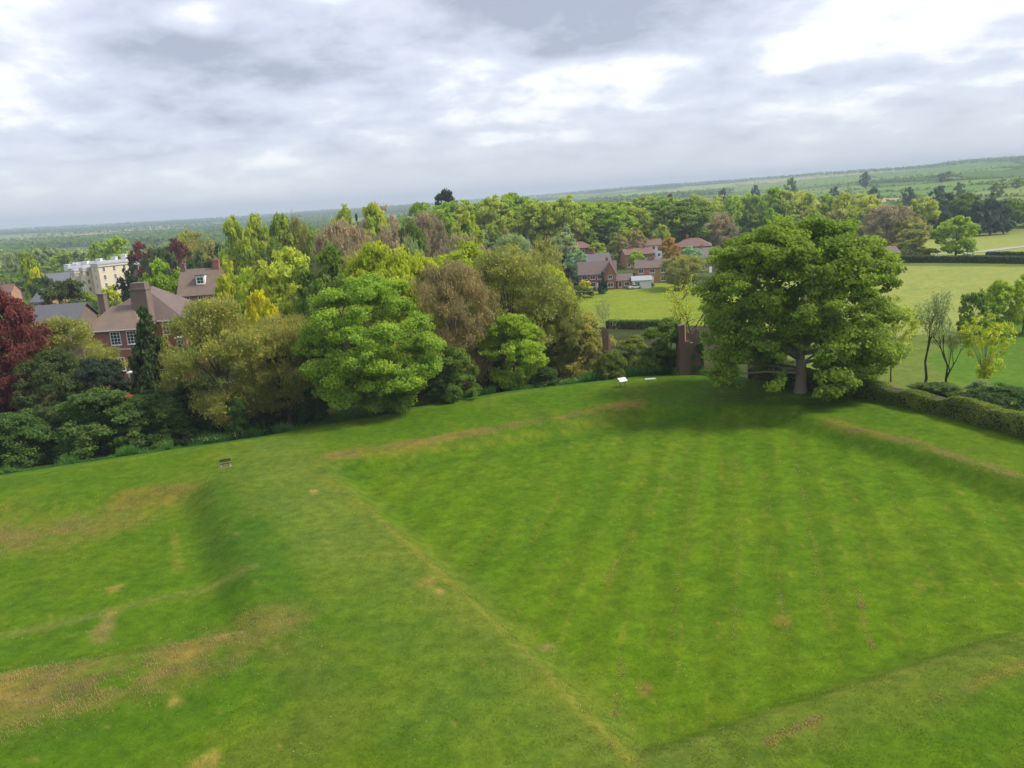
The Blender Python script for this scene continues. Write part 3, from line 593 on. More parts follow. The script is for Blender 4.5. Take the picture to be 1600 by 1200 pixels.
# ------------------------------------------------------------------ other trees
# name, label, kind, leaf, trunk column, distance, row of top, crown width px, extras
TREES = [
 # wood along the foot of the lawn bank
 ('copper_beech_tree', 'dark red copper beech next to the long slate roof', 'dome_near0', 'purple', -30, 100, 446, 150, {}),
 ('yew_tree', 'dark green yew under the copper beech, beside the low shrubs', 'dome_near1', 'dark', 72, 96, 545, 120, {}),
 ('ash_tree', 'loose olive ash in front of the brown roofed house, next to the copper beech', 'twig_near0', 'olive', 92, 106, 496, 150, {}),
 ('yew_tree', 'squat dark yew at the foot of the brown roofed house', 'dome_near2', 'conifer', 155, 97, 556, 105, {}),
 ('cypress_tree', 'narrow dark cypress with a yellow tip in front of the brown roofed house', 'cone_near0', 'dark', 222, 100, 478, 95, dict(bark='bark_dark')),
 ('cypress_tree', 'small yellowish cypress tucked against the tall dark cypress', 'cone_near1', 'olive', 256, 99, 520, 60, dict(bark='bark_dark')),
 ('ash_tree', 'wide brown-olive ash coming into leaf between the cypress and the bright maple', 'twig_near1', 'olive', 332, 93, 464, 178, dict(rz=.3)),
 ('thorn_tree', 'yellowish thorn tree squeezed between the brown ash and the bright maple', 'twig_near2', 'olive', 430, 97, 484, 130, {}),
 ('thorn_tree', 'dark green thorn with yellow sprays close beside the bright maple', 'dome_near3', 'ivy', 470, 99, 500, 110, {}),
 ('ash_tree', 'tall bare brown ash touching the bright maple on the tower side', 'twig_near2', 'brown', 703, 103, 396, 135, dict(depth=.8)),
 ('ash_tree', 'broad brown-green ash behind the small layered maple', 'twig_near0', 'olive', 790, 114, 386, 205, dict(rz=1.0)),
 ('oak_tree', 'yellow-green oak crown rising over the broad brown ash', 'dome_near1', 'yellowgreen', 742, 124, 374, 190, {}),
 ('oak_tree', 'olive-yellow oak at the meadow end of the wood', 'dome_near2', 'yellowgreen', 852, 119, 412, 100, {}),
 ('ash_tree', 'olive ash at the meadow end of the wood, over the thicket', 'twig_near1', 'olive', 862, 112, 448, 90, {}),
 ('small_maple_tree', 'small yellow-green maple in tiered layers at the bank foot', 'dome_near3', 'fresh', 799, 104, 487, 112, dict(depth=.9)),
 ('oak_tree', 'golden green oak crown behind the bright maple', 'dome_near0', 'yellowgreen', 590, 112, 374, 130, {}),
 ('oak_tree', 'yellow-green oak close behind the bright maple and the brown ash', 'dome_near2', 'yellowgreen', 650, 116, 392, 90, {}),
 ('beech_tree', 'mid green beech next to the golden green oak above the bright maple', 'dome_mid1', 'mid', 508, 118, 384, 110, {}),
 ('beech_tree', 'fresh green beech over the yellow acer', 'dome_mid2', 'lime', 440, 126, 380, 125, {}),
 ('acer_tree', 'small bright golden yellow acer above the brown-olive ash', 'dome_mid3', 'gold', 400, 112, 441, 50, {}),
 ('lime_tree', 'yellow-green lime beside the red gabled house with the dormer', 'dome_mid0', 'yellowgreen', 356, 140, 402, 55, {}),
 ('beech_tree', 'green beech between the yellow-green lime and the golden acer', 'dome_mid3', 'fresh', 392, 134, 408, 60, {}),
 ('ash_tree', 'pale olive ash over the mid green beech', 'twig_mid1', 'olive', 560, 140, 388, 100, {}),
 # among the houses of the town
 ('yew_tree', 'round dark yew beside the cream terrace', 'dome_mid0', 'conifer', 205, 190, 409, 52, {}),
 ('beech_tree', 'bright green beech between the brown roofed house and the dormer house', 'dome_mid1', 'fresh', 250, 168, 404, 68, {}),
 ('beech_tree', 'low lime green tree behind the brown roofed house', 'dome_mid2', 'yellowgreen', 252, 150, 452, 55, {}),
 ('cedar_tree', 'dark spreading cedar in front of the cream terrace', 'layered', 'dark', 102, 190, 428, 78, dict(bark='bark_dark')),
 ('pine_tree', 'dark pine next to the grey slate gable', 'layered', 'dark', 66, 230, 425, 46, dict(bark='bark_dark')),
 ('acer_tree', 'little yellow acer among the slate roofs', 'dome_far0', 'gold', 54, 250, 415, 26, {}),
 ('thorn_tree', 'green thorn beside the little yellow acer', 'oval_far1', 'lime', 42, 270, 392, 34, {}),
 ('bay_tree', 'lime green bush under the cream terrace wall', 'shrub_mid0', 'yellowgreen', 168, 250, 444, 32, {}),
 ('bay_tree', 'lime green bush below the terrace by the cedar', 'shrub_mid1', 'yellowgreen', 138, 248, 455, 26, {}),
 ('beech_tree', 'bright green beech rising over the cream terrace roofs', 'dome_far2', 'fresh', 178, 390, 368, 56, {}),
 ('beech_tree', 'second bright green beech, lower, over the cream terrace', 'dome_far1', 'fresh', 150, 395, 378, 34, {}),
 ('copper_beech_tree', 'dark plum copper beech over the round dark yew', 'dome_mid1', 'purple', 218, 300, 377, 44, {}),
 ('copper_beech_tree', 'red plum copper beech above the dormer house', 'dome_mid2', 'purple', 272, 310, 369, 44, {}),
 ('holm_oak_tree', 'dark evergreen oak between the two plum beeches', 'dome_mid3', 'dark', 244, 285, 381, 50, {}),
 ('holm_oak_tree', 'dark evergreen oak over the dormer house', 'dome_mid0', 'dark', 300, 240, 388, 60, {}),
 ('ash_tree', 'brown-green ash over the red plum beech', 'twig_mid0', 'olive', 302, 330, 360, 60, {}),
 ('oak_tree', 'yellow-green oak top behind the red plum beech', 'dome_far3', 'yellowgreen', 285, 370, 358, 34, {}),
 # the tall clump behind the town gardens
 ('lime_tree', 'tall pale green lime at the town end of the tall clump', 'oval_mid0', 'lime', 362, 215, 338, 62, {}),
 ('lime_tree', 'tall lime in the clump, second from the town end', 'oval_mid1', 'lime', 398, 222, 336, 52, {}),
 ('lime_tree', 'tall lime in the middle of the clump', 'oval_mid2', 'lime', 436, 226, 330, 58, {}),
 ('birch_tree', 'brownish birch with a pale trunk in the tall clump', 'twig_mid2', 'olive', 462, 228, 336, 46, dict(bark='bark_pale')),
 ('lime_tree', 'tall lime at the far end of the clump beside the brown ash', 'oval_mid3', 'lime', 492, 224, 342, 46, {}),
 ('holm_oak_tree', 'dark evergreen oak beneath the tall clump', 'dome_mid2', 'mid', 424, 214, 366, 50, {}),
 ('ash_tree', 'grey-brown bare ash behind the bright maple', 'twig_mid1', 'greybrown', 528, 200, 341, 86, {}),
 ('beech_tree', 'green beech standing over the grey-brown ash', 'oval_mid0', 'lime', 536, 250, 320, 56, {}),
 ('larch_tree', 'thin dark larch beside the pale green poplar', 'cone_mid0', 'dark', 556, 235, 332, 36, {}),
 ('poplar_tree', 'tall pale green poplar with a wispy grey top', 'oval_mid1', 'lime', 582, 240, 319, 64, {}),
 ('ash_tree', 'wispy grey-brown ash top behind the poplar', 'twig_mid0', 'greybrown', 590, 262, 317, 62, {}),
 ('ash_tree', 'brown ash between the poplar and the bright green oak', 'twig_mid2', 'greybrown', 608, 210, 350, 66, {}),
 ('oak_tree', 'bright green oak behind the wood, by the poplar', 'dome_mid3', 'mid', 638, 225, 336, 46, {}),
 ('ash_tree', 'grey-pink bare ash in front of the long lime row', 'twig_mid1', 'greybrown', 664, 232, 327, 62, {}),
 ('chestnut_tree', 'round yellow-green chestnut like a ball in front of the lime row', 'dome_mid1', 'lime', 726, 225, 330, 60, {}),
 ('oak_tree', 'green oak beside the round ball-like chestnut', 'dome_mid0', 'mid', 694, 240, 336, 40, {}),
 ('ash_tree', 'brown ash bush below the round chestnut', 'twig_mid0', 'greybrown', 722, 190, 366, 90, {}),
 ('willow_tree', 'pale olive willow behind the yellow-green oak', 'twig_mid2', 'pale', 640, 170, 374, 50, {}),
 ('willow_tree', 'pale willow beyond the broad brown ash', 'twig_mid1', 'pale', 800, 230, 362, 70, {}),
 ('ash_tree', 'brown ash beside the pale willow beyond the wood', 'twig_mid0', 'olive', 842, 205, 372, 84, {}),
 ('thorn_tree', 'grey-green thorn near the estate roofs', 'dome_mid2', 'pale', 880, 290, 361, 46, {}),
 ('larch_tree', 'slim dark conifer poking over the wood', 'cone_mid1', 'conifer', 802, 180, 380, 20, {}),
 # the housing estate
 ('conifer_tree', 'dark round conifer beside the red brick gabled house', 'cone_mid0', 'conifer', 880, 246, 404, 46, {}),
 ('whitebeam_tree', 'pale silvery green whitebeam over the dark conifer', 'dome_mid0', 'mint', 900, 268, 388, 36, {}),
 ('conifer_tree', 'little dark conifer before the red brick gabled house', 'cone_mid1', 'conifer', 941, 244, 424, 17, {}),
 ('birch_tree', 'yellow-olive birch behind the red brick gabled house', 'oval_mid2', 'olive', 966, 300, 366, 34, {}),
 ('birch_tree', 'small green birch between the terraced roofs', 'oval_mid3', 'lime', 932, 310, 376, 26, {}),
 ('holly_tree', 'dark green holly before the terraced roofs', 'dome_far0', 'mid', 944, 345, 366, 22, {}),
 ('holly_tree', 'dark holly beside the hipped roof', 'dome_far1', 'dark', 900, 345, 364, 26, {}),
 ('birch_tree', 'light green birch rising beside the rust coloured tree', 'oval_mid0', 'lime', 1034, 320, 350, 28, {}),
 ('acer_tree', 'rust coloured tree over the sand brick house', 'oval_mid1', 'rust', 1046, 286, 371, 34, {}),
 ('acer_tree', 'small dark red acer beside the sand brick house', 'dome_far2', 'purple', 1046, 276, 400, 26, {}),
 ('thorn_tree', 'small green thorn between the two estate houses', 'dome_mid3', 'fresh', 994, 280, 389, 26, {}),
 ('whitebeam_tree', 'round mint green whitebeam beside the sand brick house', 'dome_mid2', 'mint', 1079, 268, 383, 42, {}),
 ('oak_tree', 'large dark green oak above the terraced roofs', 'dome_mid1', 'mid', 1070, 350, 322, 86, {}),
 ('ash_tree', 'grey-brown ash beside the large dark oak above the terraces', 'twig_mid2', 'greybrown', 1128, 360, 332, 46, {}),
 ('ash_tree', 'grey-brown bare ash in front of the lime row, over the estate', 'twig_mid0', 'greybrown', 924, 350, 345, 46, {}),
 ('ash_tree', 'brown hedgerow ash at the back of the meadow', 'twig_mid1', 'olive', 1068, 244, 420, 70, {}),
 # by the ruins
 ('bare_tree', 'bare branching tree on the meadow slope behind the ruined tower', 'bare0', 'lime', 1046, 140, 432, 125, dict(bark='bark_dark')),
 ('bare_tree', 'second bare tree, thinly leafed, beside the great sycamore', 'bare1', 'yellowgreen', 1078, 128, 436, 110, dict(bark='bark')),
 ('bare_tree', 'small pale leafless tree above the brick pillar', 'bare2', 'pale', 945, 122, 455, 46, dict(bark='bark_pale')),
 # beyond the hedge
 ('birch_tree', 'thin yellow-green birch beside the great sycamore, beyond the hedge', 'fan_leaf', 'lime', 1398, 106, 466, 100, {}),
 ('alder_tree', 'slender grey-green alder with a straight dark trunk beyond the hedge', 'bare3', 'pale', 1452, 100, 455, 80, dict(bark='bark_dark')),
 ('alder_tree', 'slender pale alder leaning beside the straight one beyond the hedge', 'bare4', 'pale', 1488, 100, 462, 90, dict(bark='bark_dark', rz=2.0)),
 ('oak_tree', 'small yellow-olive oak beyond the hedge at the field corner', 'fan_leaf', 'yellowgreen', 1545, 97, 492, 92, dict(rz=1.3)),
 ('birch_tree', 'thin bare sapling under the edge of the great sycamore', 'bare1', 'lime', 1352, 100, 520, 60, dict(rz=2.2)),
 # fields
 ('lime_tree', 'lone yellow-green lime standing in the pale field by the white car', 'dome_mid1', 'fresh', 1497, 290, 337, 66, {}),
 ('willow_shrub', 'round olive bush beside the parked car at the long hedge', 'shrub_mid2', 'olive', 1430, 300, 375, 66, {}),
 ('oak_tree', 'pinkish brown oak coming into leaf over the round olive bush', 'twig_mid1', 'greybrown', 1388, 330, 318, 84, {}),
 ('oak_tree', 'olive oak beside the pinkish brown oak', 'twig_mid2', 'olive', 1424, 322, 338, 56, {}),
 ('oak_tree', 'green oak between the pinkish oak and the great sycamore crown', 'dome_mid3', 'lime', 1368, 420, 316, 50, {}),
 ('hawthorn_tree', 'rounded green hawthorn at the near field hedge', 'oval_mid2', 'fresh', 1562, 150, 436, 54, {}),
 ('hawthorn_tree', 'dark green hawthorn beside the rounded one at the near field hedge', 'oval_mid3', 'mid', 1524, 146, 448, 42, {}),
 ('hawthorn_tree', 'bigger green hawthorn at the end of the near field hedge', 'oval_mid1', 'fresh', 1606, 150, 428, 54, {}),
 # skyline singles
 ('cedar_tree', 'dark flat-topped cedar standing above the long lime row', 'layered', 'conifer', 694, 430, 290, 32, dict(bark='bark_dark')),
 ('copper_beech_tree', 'small dark red beech top above the far trees', 'dome_far1', 'purple', 1046, 520, 303, 20, {}),
]
for nm, lb, kd, lf, px, D, top, w, ex in TREES:
    place_tree(nm, lb, 'tree', kd, lf, px, D, top, w, **ex)

# the long row of limes behind the estate, and the belts beside it
tr = random.Random(3)
def row(name, label, group, n, px0, px1, topf, D, w, leafs, kinds):
    for i in range(n):
        px = px0 + (px1 - px0) * (i + tr.uniform(.2, .8)) / n
        place_tree(name, label, 'tree', tr.choice(kinds) % tr.randrange(4), tr.choice(leafs), px, D * tr.uniform(.94, 1.07), topf(px) + tr.uniform(-4, 7), w * tr.uniform(.8, 1.25), group)
row('lime_tree', 'pale green lime in the long unbroken row behind the estate', 'limes in the long row behind the estate', 20, 650, 1000, lambda p: np.interp(p, [650, 720, 800, 860, 930, 1000], [312, 312, 303, 306, 312, 316]), 345, 58, ['lime', 'lime', 'fresh'], ['oval_mid%d', 'dome_mid%d'])
row('lime_tree', 'pale yellow-green lime in the belt between the estate and the hill fields', 'limes in the belt below the hill fields', 20, 1000, 1370, lambda p: np.interp(p, [1000, 1100, 1200, 1300, 1370], [316, 303, 297, 296, 302]), 440, 46, ['lime', 'lime', 'lime', 'fresh'], ['oval_mid%d', 'dome_mid%d'])
row('oak_tree', 'low green tree at the foot of the lime belt', 'trees at the foot of the lime belt', 10, 1130, 1360, lambda p: 328, 390, 36, ['mid', 'mid', 'olive', 'fresh'], ['dome_far%d'])
row('oak_tree', 'dark green oak in the wood edging the pale field', 'oaks in the wood edging the pale field', 11, 1415, 1640, lambda p: np.interp(p, [1415, 1500, 1600], [312, 302, 306]), 430, 46, ['mid', 'mid', 'mid', 'dark', 'lime'], ['dome_mid%d'])
for px, t_, w_ in ((1528, 306, 40), (1552, 300, 46), (1572, 312, 34), (1478, 322, 36)):
    place_tree('pine_tree', 'blue-grey pine in the wood edging the pale field', 'tree', 'cone_mid%d' % (px % 2), 'bluegreen', px, 408, t_, w_, 'pines in the wood edging the pale field')
row('willow_tree', 'pale grey-green willow on the flat land past the cream terrace', 'willows past the cream terrace', 8, -20, 150, lambda p: 388 - p * .02, 480, 36, ['pale', 'lime', 'pale'], ['dome_far%d'])
row('garden_tree', 'garden tree among the town roofs behind the dormer house', 'garden trees behind the dormer house', 9, 300, 480, lambda p: 376, 330, 34, ['mid', 'lime', 'olive', 'dark'], ['dome_far%d'])
row('garden_tree', 'garden tree in front of the long lime row', 'garden trees in front of the lime row', 14, 740, 1010, lambda p: 352, 318, 28, ['mid', 'lime', 'pale', 'olive'], ['dome_far%d'])
row('garden_tree', 'garden tree in the estate below the large dark oak', 'garden trees in the estate', 16, 940, 1180, lambda p: 360, 385, 26, ['mid', 'mid', 'pale', 'lime'], ['dome_far%d'])
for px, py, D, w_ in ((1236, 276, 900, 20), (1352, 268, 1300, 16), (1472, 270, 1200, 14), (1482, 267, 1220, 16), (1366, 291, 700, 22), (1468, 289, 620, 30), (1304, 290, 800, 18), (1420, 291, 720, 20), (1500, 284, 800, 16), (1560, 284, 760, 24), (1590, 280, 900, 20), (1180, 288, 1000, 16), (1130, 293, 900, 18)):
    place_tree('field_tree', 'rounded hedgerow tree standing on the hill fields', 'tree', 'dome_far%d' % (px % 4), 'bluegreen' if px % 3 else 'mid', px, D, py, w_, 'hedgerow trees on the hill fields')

for k in range(34):
    px = tr.uniform(885, 1180); D = tr.uniform(275, 400); p_ = at(px, 400, D); z_ = hz(p_.x, D)
    root_ = empty('garden_shrub', (p_.x, D, z_ - .02), tr.uniform(0, 6), (tr.uniform(3, 6), tr.uniform(3, 6), tr.uniform(2, 4))); tag(root_, 'green garden shrub between the estate houses', 'shrub', 'garden shrubs of the estate')
    cm_, tm_ = SH['shrub_mid%d' % (k % 3)]; link('stem', tm_, root_, M['stems']); link('foliage', cm_, root_, M['leaf_' + tr.choice(['mid', 'lime', 'olive', 'ivy', 'hedge'])])
row('garden_tree', 'leafy tree on the rise between the estate and the great sycamore', 'trees on the rise by the sycamore', 9, 1090, 1200, lambda p: 349, 400, 34, ['mid', 'lime', 'fresh', 'olive'], ['dome_far%d', 'oval_far%d'])
# ------------------------------------------------------------------ shrubs
SHRUBS = [
 ('laurel_shrub', 'rounded green laurel under the copper beech at the lawn edge', 'shrub_near0', 'ivy', 12, 84.5, 640, 120, {}),
 ('laurel_shrub', 'large dark green laurel mound along the lawn edge', 'shrub_near1', 'ivy', 150, 87.5, 604, 150, {}),
 ('laurel_shrub', 'dark laurel mound next to the large one, towards the brown ash', 'shrub_near2', 'ivy', 222, 89, 612, 110, {}),
 ('laurel_shrub', 'low dark laurel below the cypress', 'shrub_near0', 'ivy', 262, 90, 640, 70, {}),
 ('laurel_shrub', 'dark shrub between the two laurel mounds, under the yew', 'shrub_near2', 'dark', 84, 90, 630, 90, {}),
 ('ivy_stump', 'ivy covered round stump under the brown ash', 'shrub_near1', 'ivy', 366, 89.5, 620, 36, {}),
 ('holly_shrub', 'dark holly at the foot of the bright maple', 'shrub_near0', 'ivy', 486, 97, 602, 44, {}),
 ('holly_shrub', 'dark holly thicket behind the brown ash trunk', 'shrub_near2', 'dark', 300, 97, 590, 110, {}),
 ('holly_shrub', 'dark holly thicket under the yellowish thorn', 'shrub_near1', 'dark', 425, 101, 585, 120, {}),
 ('elder_shrub', 'green elder on the tower side of the bright maple', 'shrub_near1', 'mid', 708, 97, 540, 70, {}),
 ('elder_shrub', 'low elder at the bank foot under the green elder', 'shrub_near2', 'ivy', 690, 97, 580, 60, {}),
 ('holly_shrub', 'dark holly under the small layered maple', 'shrub_near0', 'dark', 760, 107, 556, 70, {}),
 ('bramble_shrub', 'dark bramble at the foot of the small layered maple', 'shrub_near1', 'ivy', 852, 103, 572, 46, {}),
 ('bramble_shrub', 'olive thicket between the small maple and the brick pillar', 'shrub_near2', 'olive', 905, 113, 486, 100, {}),
 ('bramble_shrub', 'second olive thicket leaning on the brick pillar', 'shrub_near0', 'olive', 918, 112, 512, 56, {}),
 ('bramble_shrub', 'green bramble between the brick pillar and the tower', 'shrub_near1', 'hedge', 990, 116, 522, 66, {}),
 ('bramble_shrub', 'low green bramble at the foot of the thin brick pillar', 'shrub_near0', 'hedge', 954, 104.5, 545, 50, {}),
 ('holly_shrub', 'dark green holly close beside the ruined tower', 'shrub_near1', 'mid', 1042, 106, 494, 82, {}),
 ('holly_shrub', 'dark brown-green holly in front of the ruined tower corner', 'shrub_near2', 'ivy', 1030, 107, 535, 60, {}),
 ('laurel_shrub', 'dark laurel behind the great sycamore trunk', 'shrub_near0', 'dark', 1215, 103, 560, 100, {}),
 ('laurel_shrub', 'green laurel beyond the hedge by the great sycamore', 'shrub_near2', 'mid', 1330, 96, 550, 90, {}),
 ('thorn_shrub', 'dark thorn thicket beyond the clipped hedge, under the alders', 'shrub_near1', 'ivy', 1465, 90, 597, 100, {}),
 ('thorn_shrub', 'dark thorn thicket at the field corner beyond the hedge', 'shrub_near0', 'ivy', 1575, 84, 600, 110, {}),
 ('blackthorn_shrub', 'blackthorn with white blossom in the thicket beyond the hedge', 'shrub_near2', 'pale', 1532, 89, 592, 50, {}),
 ('garden_shrub', 'yellow garden shrub at the red brick gabled house', 'shrub_mid0', 'gold', 914, 247, 437, 24, {}),
 ('garden_shrub', 'white blossoming bush at the sand brick house', 'shrub_mid1', 'blossom', 1047, 262, 423, 14, {}),
 ('garden_shrub', 'green bushy hedge at the meadow fence, by the dark conifer', 'shrub_mid2', 'hedge', 905, 238, 446, 44, {}),
]
for nm, lb, kd, lf, px, D, top, w, ex in SHRUBS:
    place_tree(nm, lb, 'shrub', kd, lf, px, D, top, w, bark='stems', **ex)

# ------------------------------------------------------------------ hedges
def hedge(label, pts, width, hgt, leaf, n, size, group=None, rag=.12, name='hedge'):
    pts = [Vector((p[0], p[1])) for p in pts]; g = np.random.default_rng(len(label))
    root = empty(name, (pts[0].x, pts[0].y, hz(*pts[0]))); tag(root, label, 'hedge', group); o = Vector(root.location)
    segl = [(b - a).length for a, b in zip(pts[:-1], pts[1:])]; cum = np.concatenate([[0], np.cumsum(segl)]); Ltot = cum[-1]
    s = g.uniform(0, Ltot, n); P = np.array([tuple(p) for p in pts])
    bx = np.interp(s, cum, P[:, 0]); by = np.interp(s, cum, P[:, 1])
    k = np.clip(np.searchsorted(cum, s, side='right') - 1, 0, len(segl) - 1)
    dirs = np.array([tuple((b - a).normalized()) for a, b in zip(pts[:-1], pts[1:])])[k]; nx, ny = dirs[:, 1], -dirs[:, 0]
    per = g.uniform(0, 2 * hgt + width, n)                    # round the section: side, top, side
    off = np.where(per < hgt, -width / 2, np.where(per < hgt + width, per - hgt - width / 2, width / 2))
    zz = np.where(per < hgt, per, np.where(per < hgt + width, hgt, 2 * hgt + width - per))
    lump = 1 + rag * 2 * (fbm(s / (width * .9), per / 1.7, 3.0, 3) - .5) * 2
    off = off * lump + g.normal(0, size * .4, n); zz = zz * (1 + rag * (fbm(s / 2.5, s * 0, 9.0, 3) - .5) * 2) + g.normal(0, size * .4, n)
    x = bx + nx * off; y = by + ny * off; z = height(x, y) + np.maximum(zz, 0)
    top_ = (per > hgt) & (per < hgt + width)
    nr = np.stack([nx * np.sign(off) * ~top_, ny * np.sign(off) * ~top_, top_ * 1.0], 1) + g.normal(0, .5, (n, 3))
    v = cards(np.stack([x, y, z], 1), nr, np.full(n, size), g, .75) - np.array(o)
    tint = .5 + .5 * (fbm(s / 3, per / 2, 5.0, 3) - .5) * 2 + g.normal(0, .15, n)
    link('foliage', card_mesh('hedge_foliage', v, tint), root, M['leaf_' + leaf])
    mb = MB()
    for a, b in zip(pts[:-1], pts[1:]):
        steps = max(1, int((b - a).length / 8))
        for q in range(steps):
            p0 = a.lerp(b, q / steps); p1 = a.lerp(b, (q + 1) / steps); d = (p1 - p0).normalized(); nn = Vector((d.y, -d.x)) * width * .36
            vs = []
            for p in (p0, p1):
                zb = hz(*p)
                for e, zt in ((-1, -.1), (1, -.1), (1, hgt * .84), (-1, hgt * .84)):
                    vs.append((p.x + nn.x * e - o.x, p.y + nn.y * e - o.y, zb + zt - o.z))
            mb.add(vs, [(0, 1, 2, 3), (7, 6, 5, 4), (0, 4, 5, 1), (1, 5, 6, 2), (2, 6, 7, 3), (3, 7, 4, 0)])
    mb.build('stems', M['stems'], root)
    return root
HP = [(31.0, 99.0), (36.2, 91.5), (39.5, 86.0), (43.5, 78.5), (47.5, 67.5), (51, 56)]
hedge('long clipped hedge bordering the lawn behind the great sycamore', HP, 2.0, 1.9, 'hedge', 42000, .085, rag=.34)
def gl(l, z): return [tuple(G(a, b, z)[:2]) for a, b in l]
hedge('long straight dark hedge across the pale fields', gl([(1370, 423), (1480, 423), (1610, 426), (1700, 428)], -9.2), 3.0, 2.1, 'dark', 14000, .28)
hedge('short dark hedge along the lane by the white car', gl([(1540, 411), (1700, 414)], -9.0), 1.4, 1.4, 'dark', 4000, .25)
hedge('clipped garden hedge between the meadow and the estate houses', gl([(885, 466), (930, 459), (1010, 450), (1090, 449)], -7.6), 2.6, 2.0, 'hedge', 9000, .26)
hedge('dark low hedge at the foot of the near meadow by the ruins', gl([(950, 510), (1000, 513), (1060, 514)], -5.5), 2.2, 1.6, 'ivy', 5000, .2)
hedge('low field hedge under the rounded hawthorns', gl([(1500, 520), (1560, 508), (1640, 492)], -7.2), 1.5, 1.2, 'mid', 4000, .2)

# ------------------------------------------------------------------ buildings
WIN = {}
def window(parent, x, y, z, w, h, cols=2, rows=2, face='front', bars=True, name='window'):
    """frame and bars in white, one pane behind; face front looks along -y, left along -x, right along +x"""
    key = (round(w, 2), round(h, 2), cols, rows, bars)
    if key not in WIN:
        f = MB(); t = min(.11, w * .09)
        f.box(-w / 2, -w / 2 + t, -.07, 0, 0, h); f.box(w / 2 - t, w / 2, -.07, 0, 0, h)
        f.box(-w / 2 + t, w / 2 - t, -.07, 0, h - t, h); f.box(-w / 2 - .06, w / 2 + .06, -.14, 0, -.1, 0); f.box(-w / 2 + t, w / 2 - t, -.07, 0, 0, t)
        if bars:
            for c in range(1, cols): f.box(-w / 2 + w * c / cols - .03, -w / 2 + w * c / cols + .03, -.055, -.012, t, h - t)
            for r in range(1, rows): f.box(-w / 2 + t, w / 2 - t, -.05, -.014, h * r / rows - .03, h * r / rows + .03)
        g = MB(); g.box(-w / 2 + t * .5, w / 2 - t * .5, -.03, .0, t * .5, h - t * .5)
        WIN[key] = (f.mesh('window'), g.mesh('pane'))
    fm, gm = WIN[key]
    o = link(name, fm, parent, M['white_paint']); o.location = (x, y, z); o.rotation_euler = (0, 0, {'front': 0, 'left': -math.pi / 2, 'right': math.pi / 2}[face])
    link('pane', gm, o, M['glass']); return o
def roof_gable(mb, x0, x1, y0, y1, ze, zr, ov=.35, axis='x'):
    if axis == 'x':
        ym = (y0 + y1) / 2; k = (zr - ze) / (ym - y0); z0 = ze - ov * k
        P = [(x0 - ov, y0 - ov, z0), (x1 + ov, y0 - ov, z0), (x1 + ov, y1 + ov, z0), (x0 - ov, y1 + ov, z0), (x0 - ov, ym, zr), (x1 + ov, ym, zr)]
        up = [(a, b, c + .16) for a, b, c in P]; P = P + up
        mb.add(P, [(6, 7, 11, 10), (8, 9, 10, 11), (0, 4, 5, 1), (2, 5, 4, 3), (0, 1, 7, 6), (2, 3, 9, 8), (0, 6, 10, 4), (4, 10, 9, 3), (1, 5, 11, 7), (5, 2, 8, 11)])
    else:
        xm = (x0 + x1) / 2; k = (zr - ze) / (xm - x0); z0 = ze - ov * k
        P = [(x0 - ov, y0 - ov, z0), (x1 + ov, y0 - ov, z0), (x1 + ov, y1 + ov, z0), (x0 - ov, y1 + ov, z0), (xm, y0 - ov, zr), (xm, y1 + ov, zr)]
        P = P + [(a, b, c + .16) for a, b, c in P]
        mb.add(P, [(6, 10, 11, 9), (7, 8, 11, 10), (0, 3, 5, 4), (1, 4, 5, 2), (0, 4, 10, 6), (4, 1, 7, 10), (3, 9, 11, 5), (5, 11, 8, 2), (0, 6, 9, 3), (1, 2, 8, 7)])
def roof_hip(mb, x0, x1, y0, y1, ze, zr, ov=.45, axis='x', hip=None):
    x0 -= ov; x1 += ov; y0 -= ov; y1 += ov
    if axis == 'x':
        h = hip if hip is not None else (y1 - y0) / 2 * .8; ym = (y0 + y1) / 2; a, b = (x0 + h, ym, zr), (x1 - h, ym, zr)
    else:
        h = hip if hip is not None else (x1 - x0) / 2 * .8; xm = (x0 + x1) / 2; a, b = (xm, y0 + h, zr), (xm, y1 - h, zr)
    P = [(x0, y0, ze), (x1, y0, ze), (x1, y1, ze), (x0, y1, ze), (x0, y0, ze + .18), (x1, y0, ze + .18), (x1, y1, ze + .18), (x0, y1, ze + .18), a, b]
    f = [(3, 2, 1, 0), (0, 1, 5, 4), (1, 2, 6, 5), (2, 3, 7, 6), (3, 0, 4, 7)]
    f += [(4, 5, 9, 8), (5, 6, 9), (6, 7, 8, 9), (7, 4, 8)] if axis == 'x' else [(4, 5, 8), (5, 6, 9, 8), (6, 7, 9), (7, 4, 8, 9)]
    mb.add(P, f)
def walls(mb, x0, x1, y0, y1, ze, zr=None, axis='x'):
    mb.box(x0, x1, y0, y1, -1.0, ze)
    if zr:
        if axis == 'x':
            ym = (y0 + y1) / 2
            for xa, xb in ((x0, x0 + .3), (x1 - .3, x1)):
                mb.add([(xa, y0, ze), (xb, y0, ze), (xb, y1, ze), (xa, y1, ze), (xa, ym, zr), (xb, ym, zr)], [(0, 4, 3), (1, 2, 5), (0, 1, 5, 4), (3, 4, 5, 2)])
        else:
            xm = (x0 + x1) / 2
            for ya, yb in ((y0, y0 + .3), (y1 - .3, y1)):
                mb.add([(x0, ya, ze), (x1, ya, ze), (x1, yb, ze), (x0, yb, ze), (xm, ya, zr), (xm, yb, zr)], [(0, 1, 4), (2, 3, 5), (0, 4, 5, 3), (1, 2, 5, 4)])
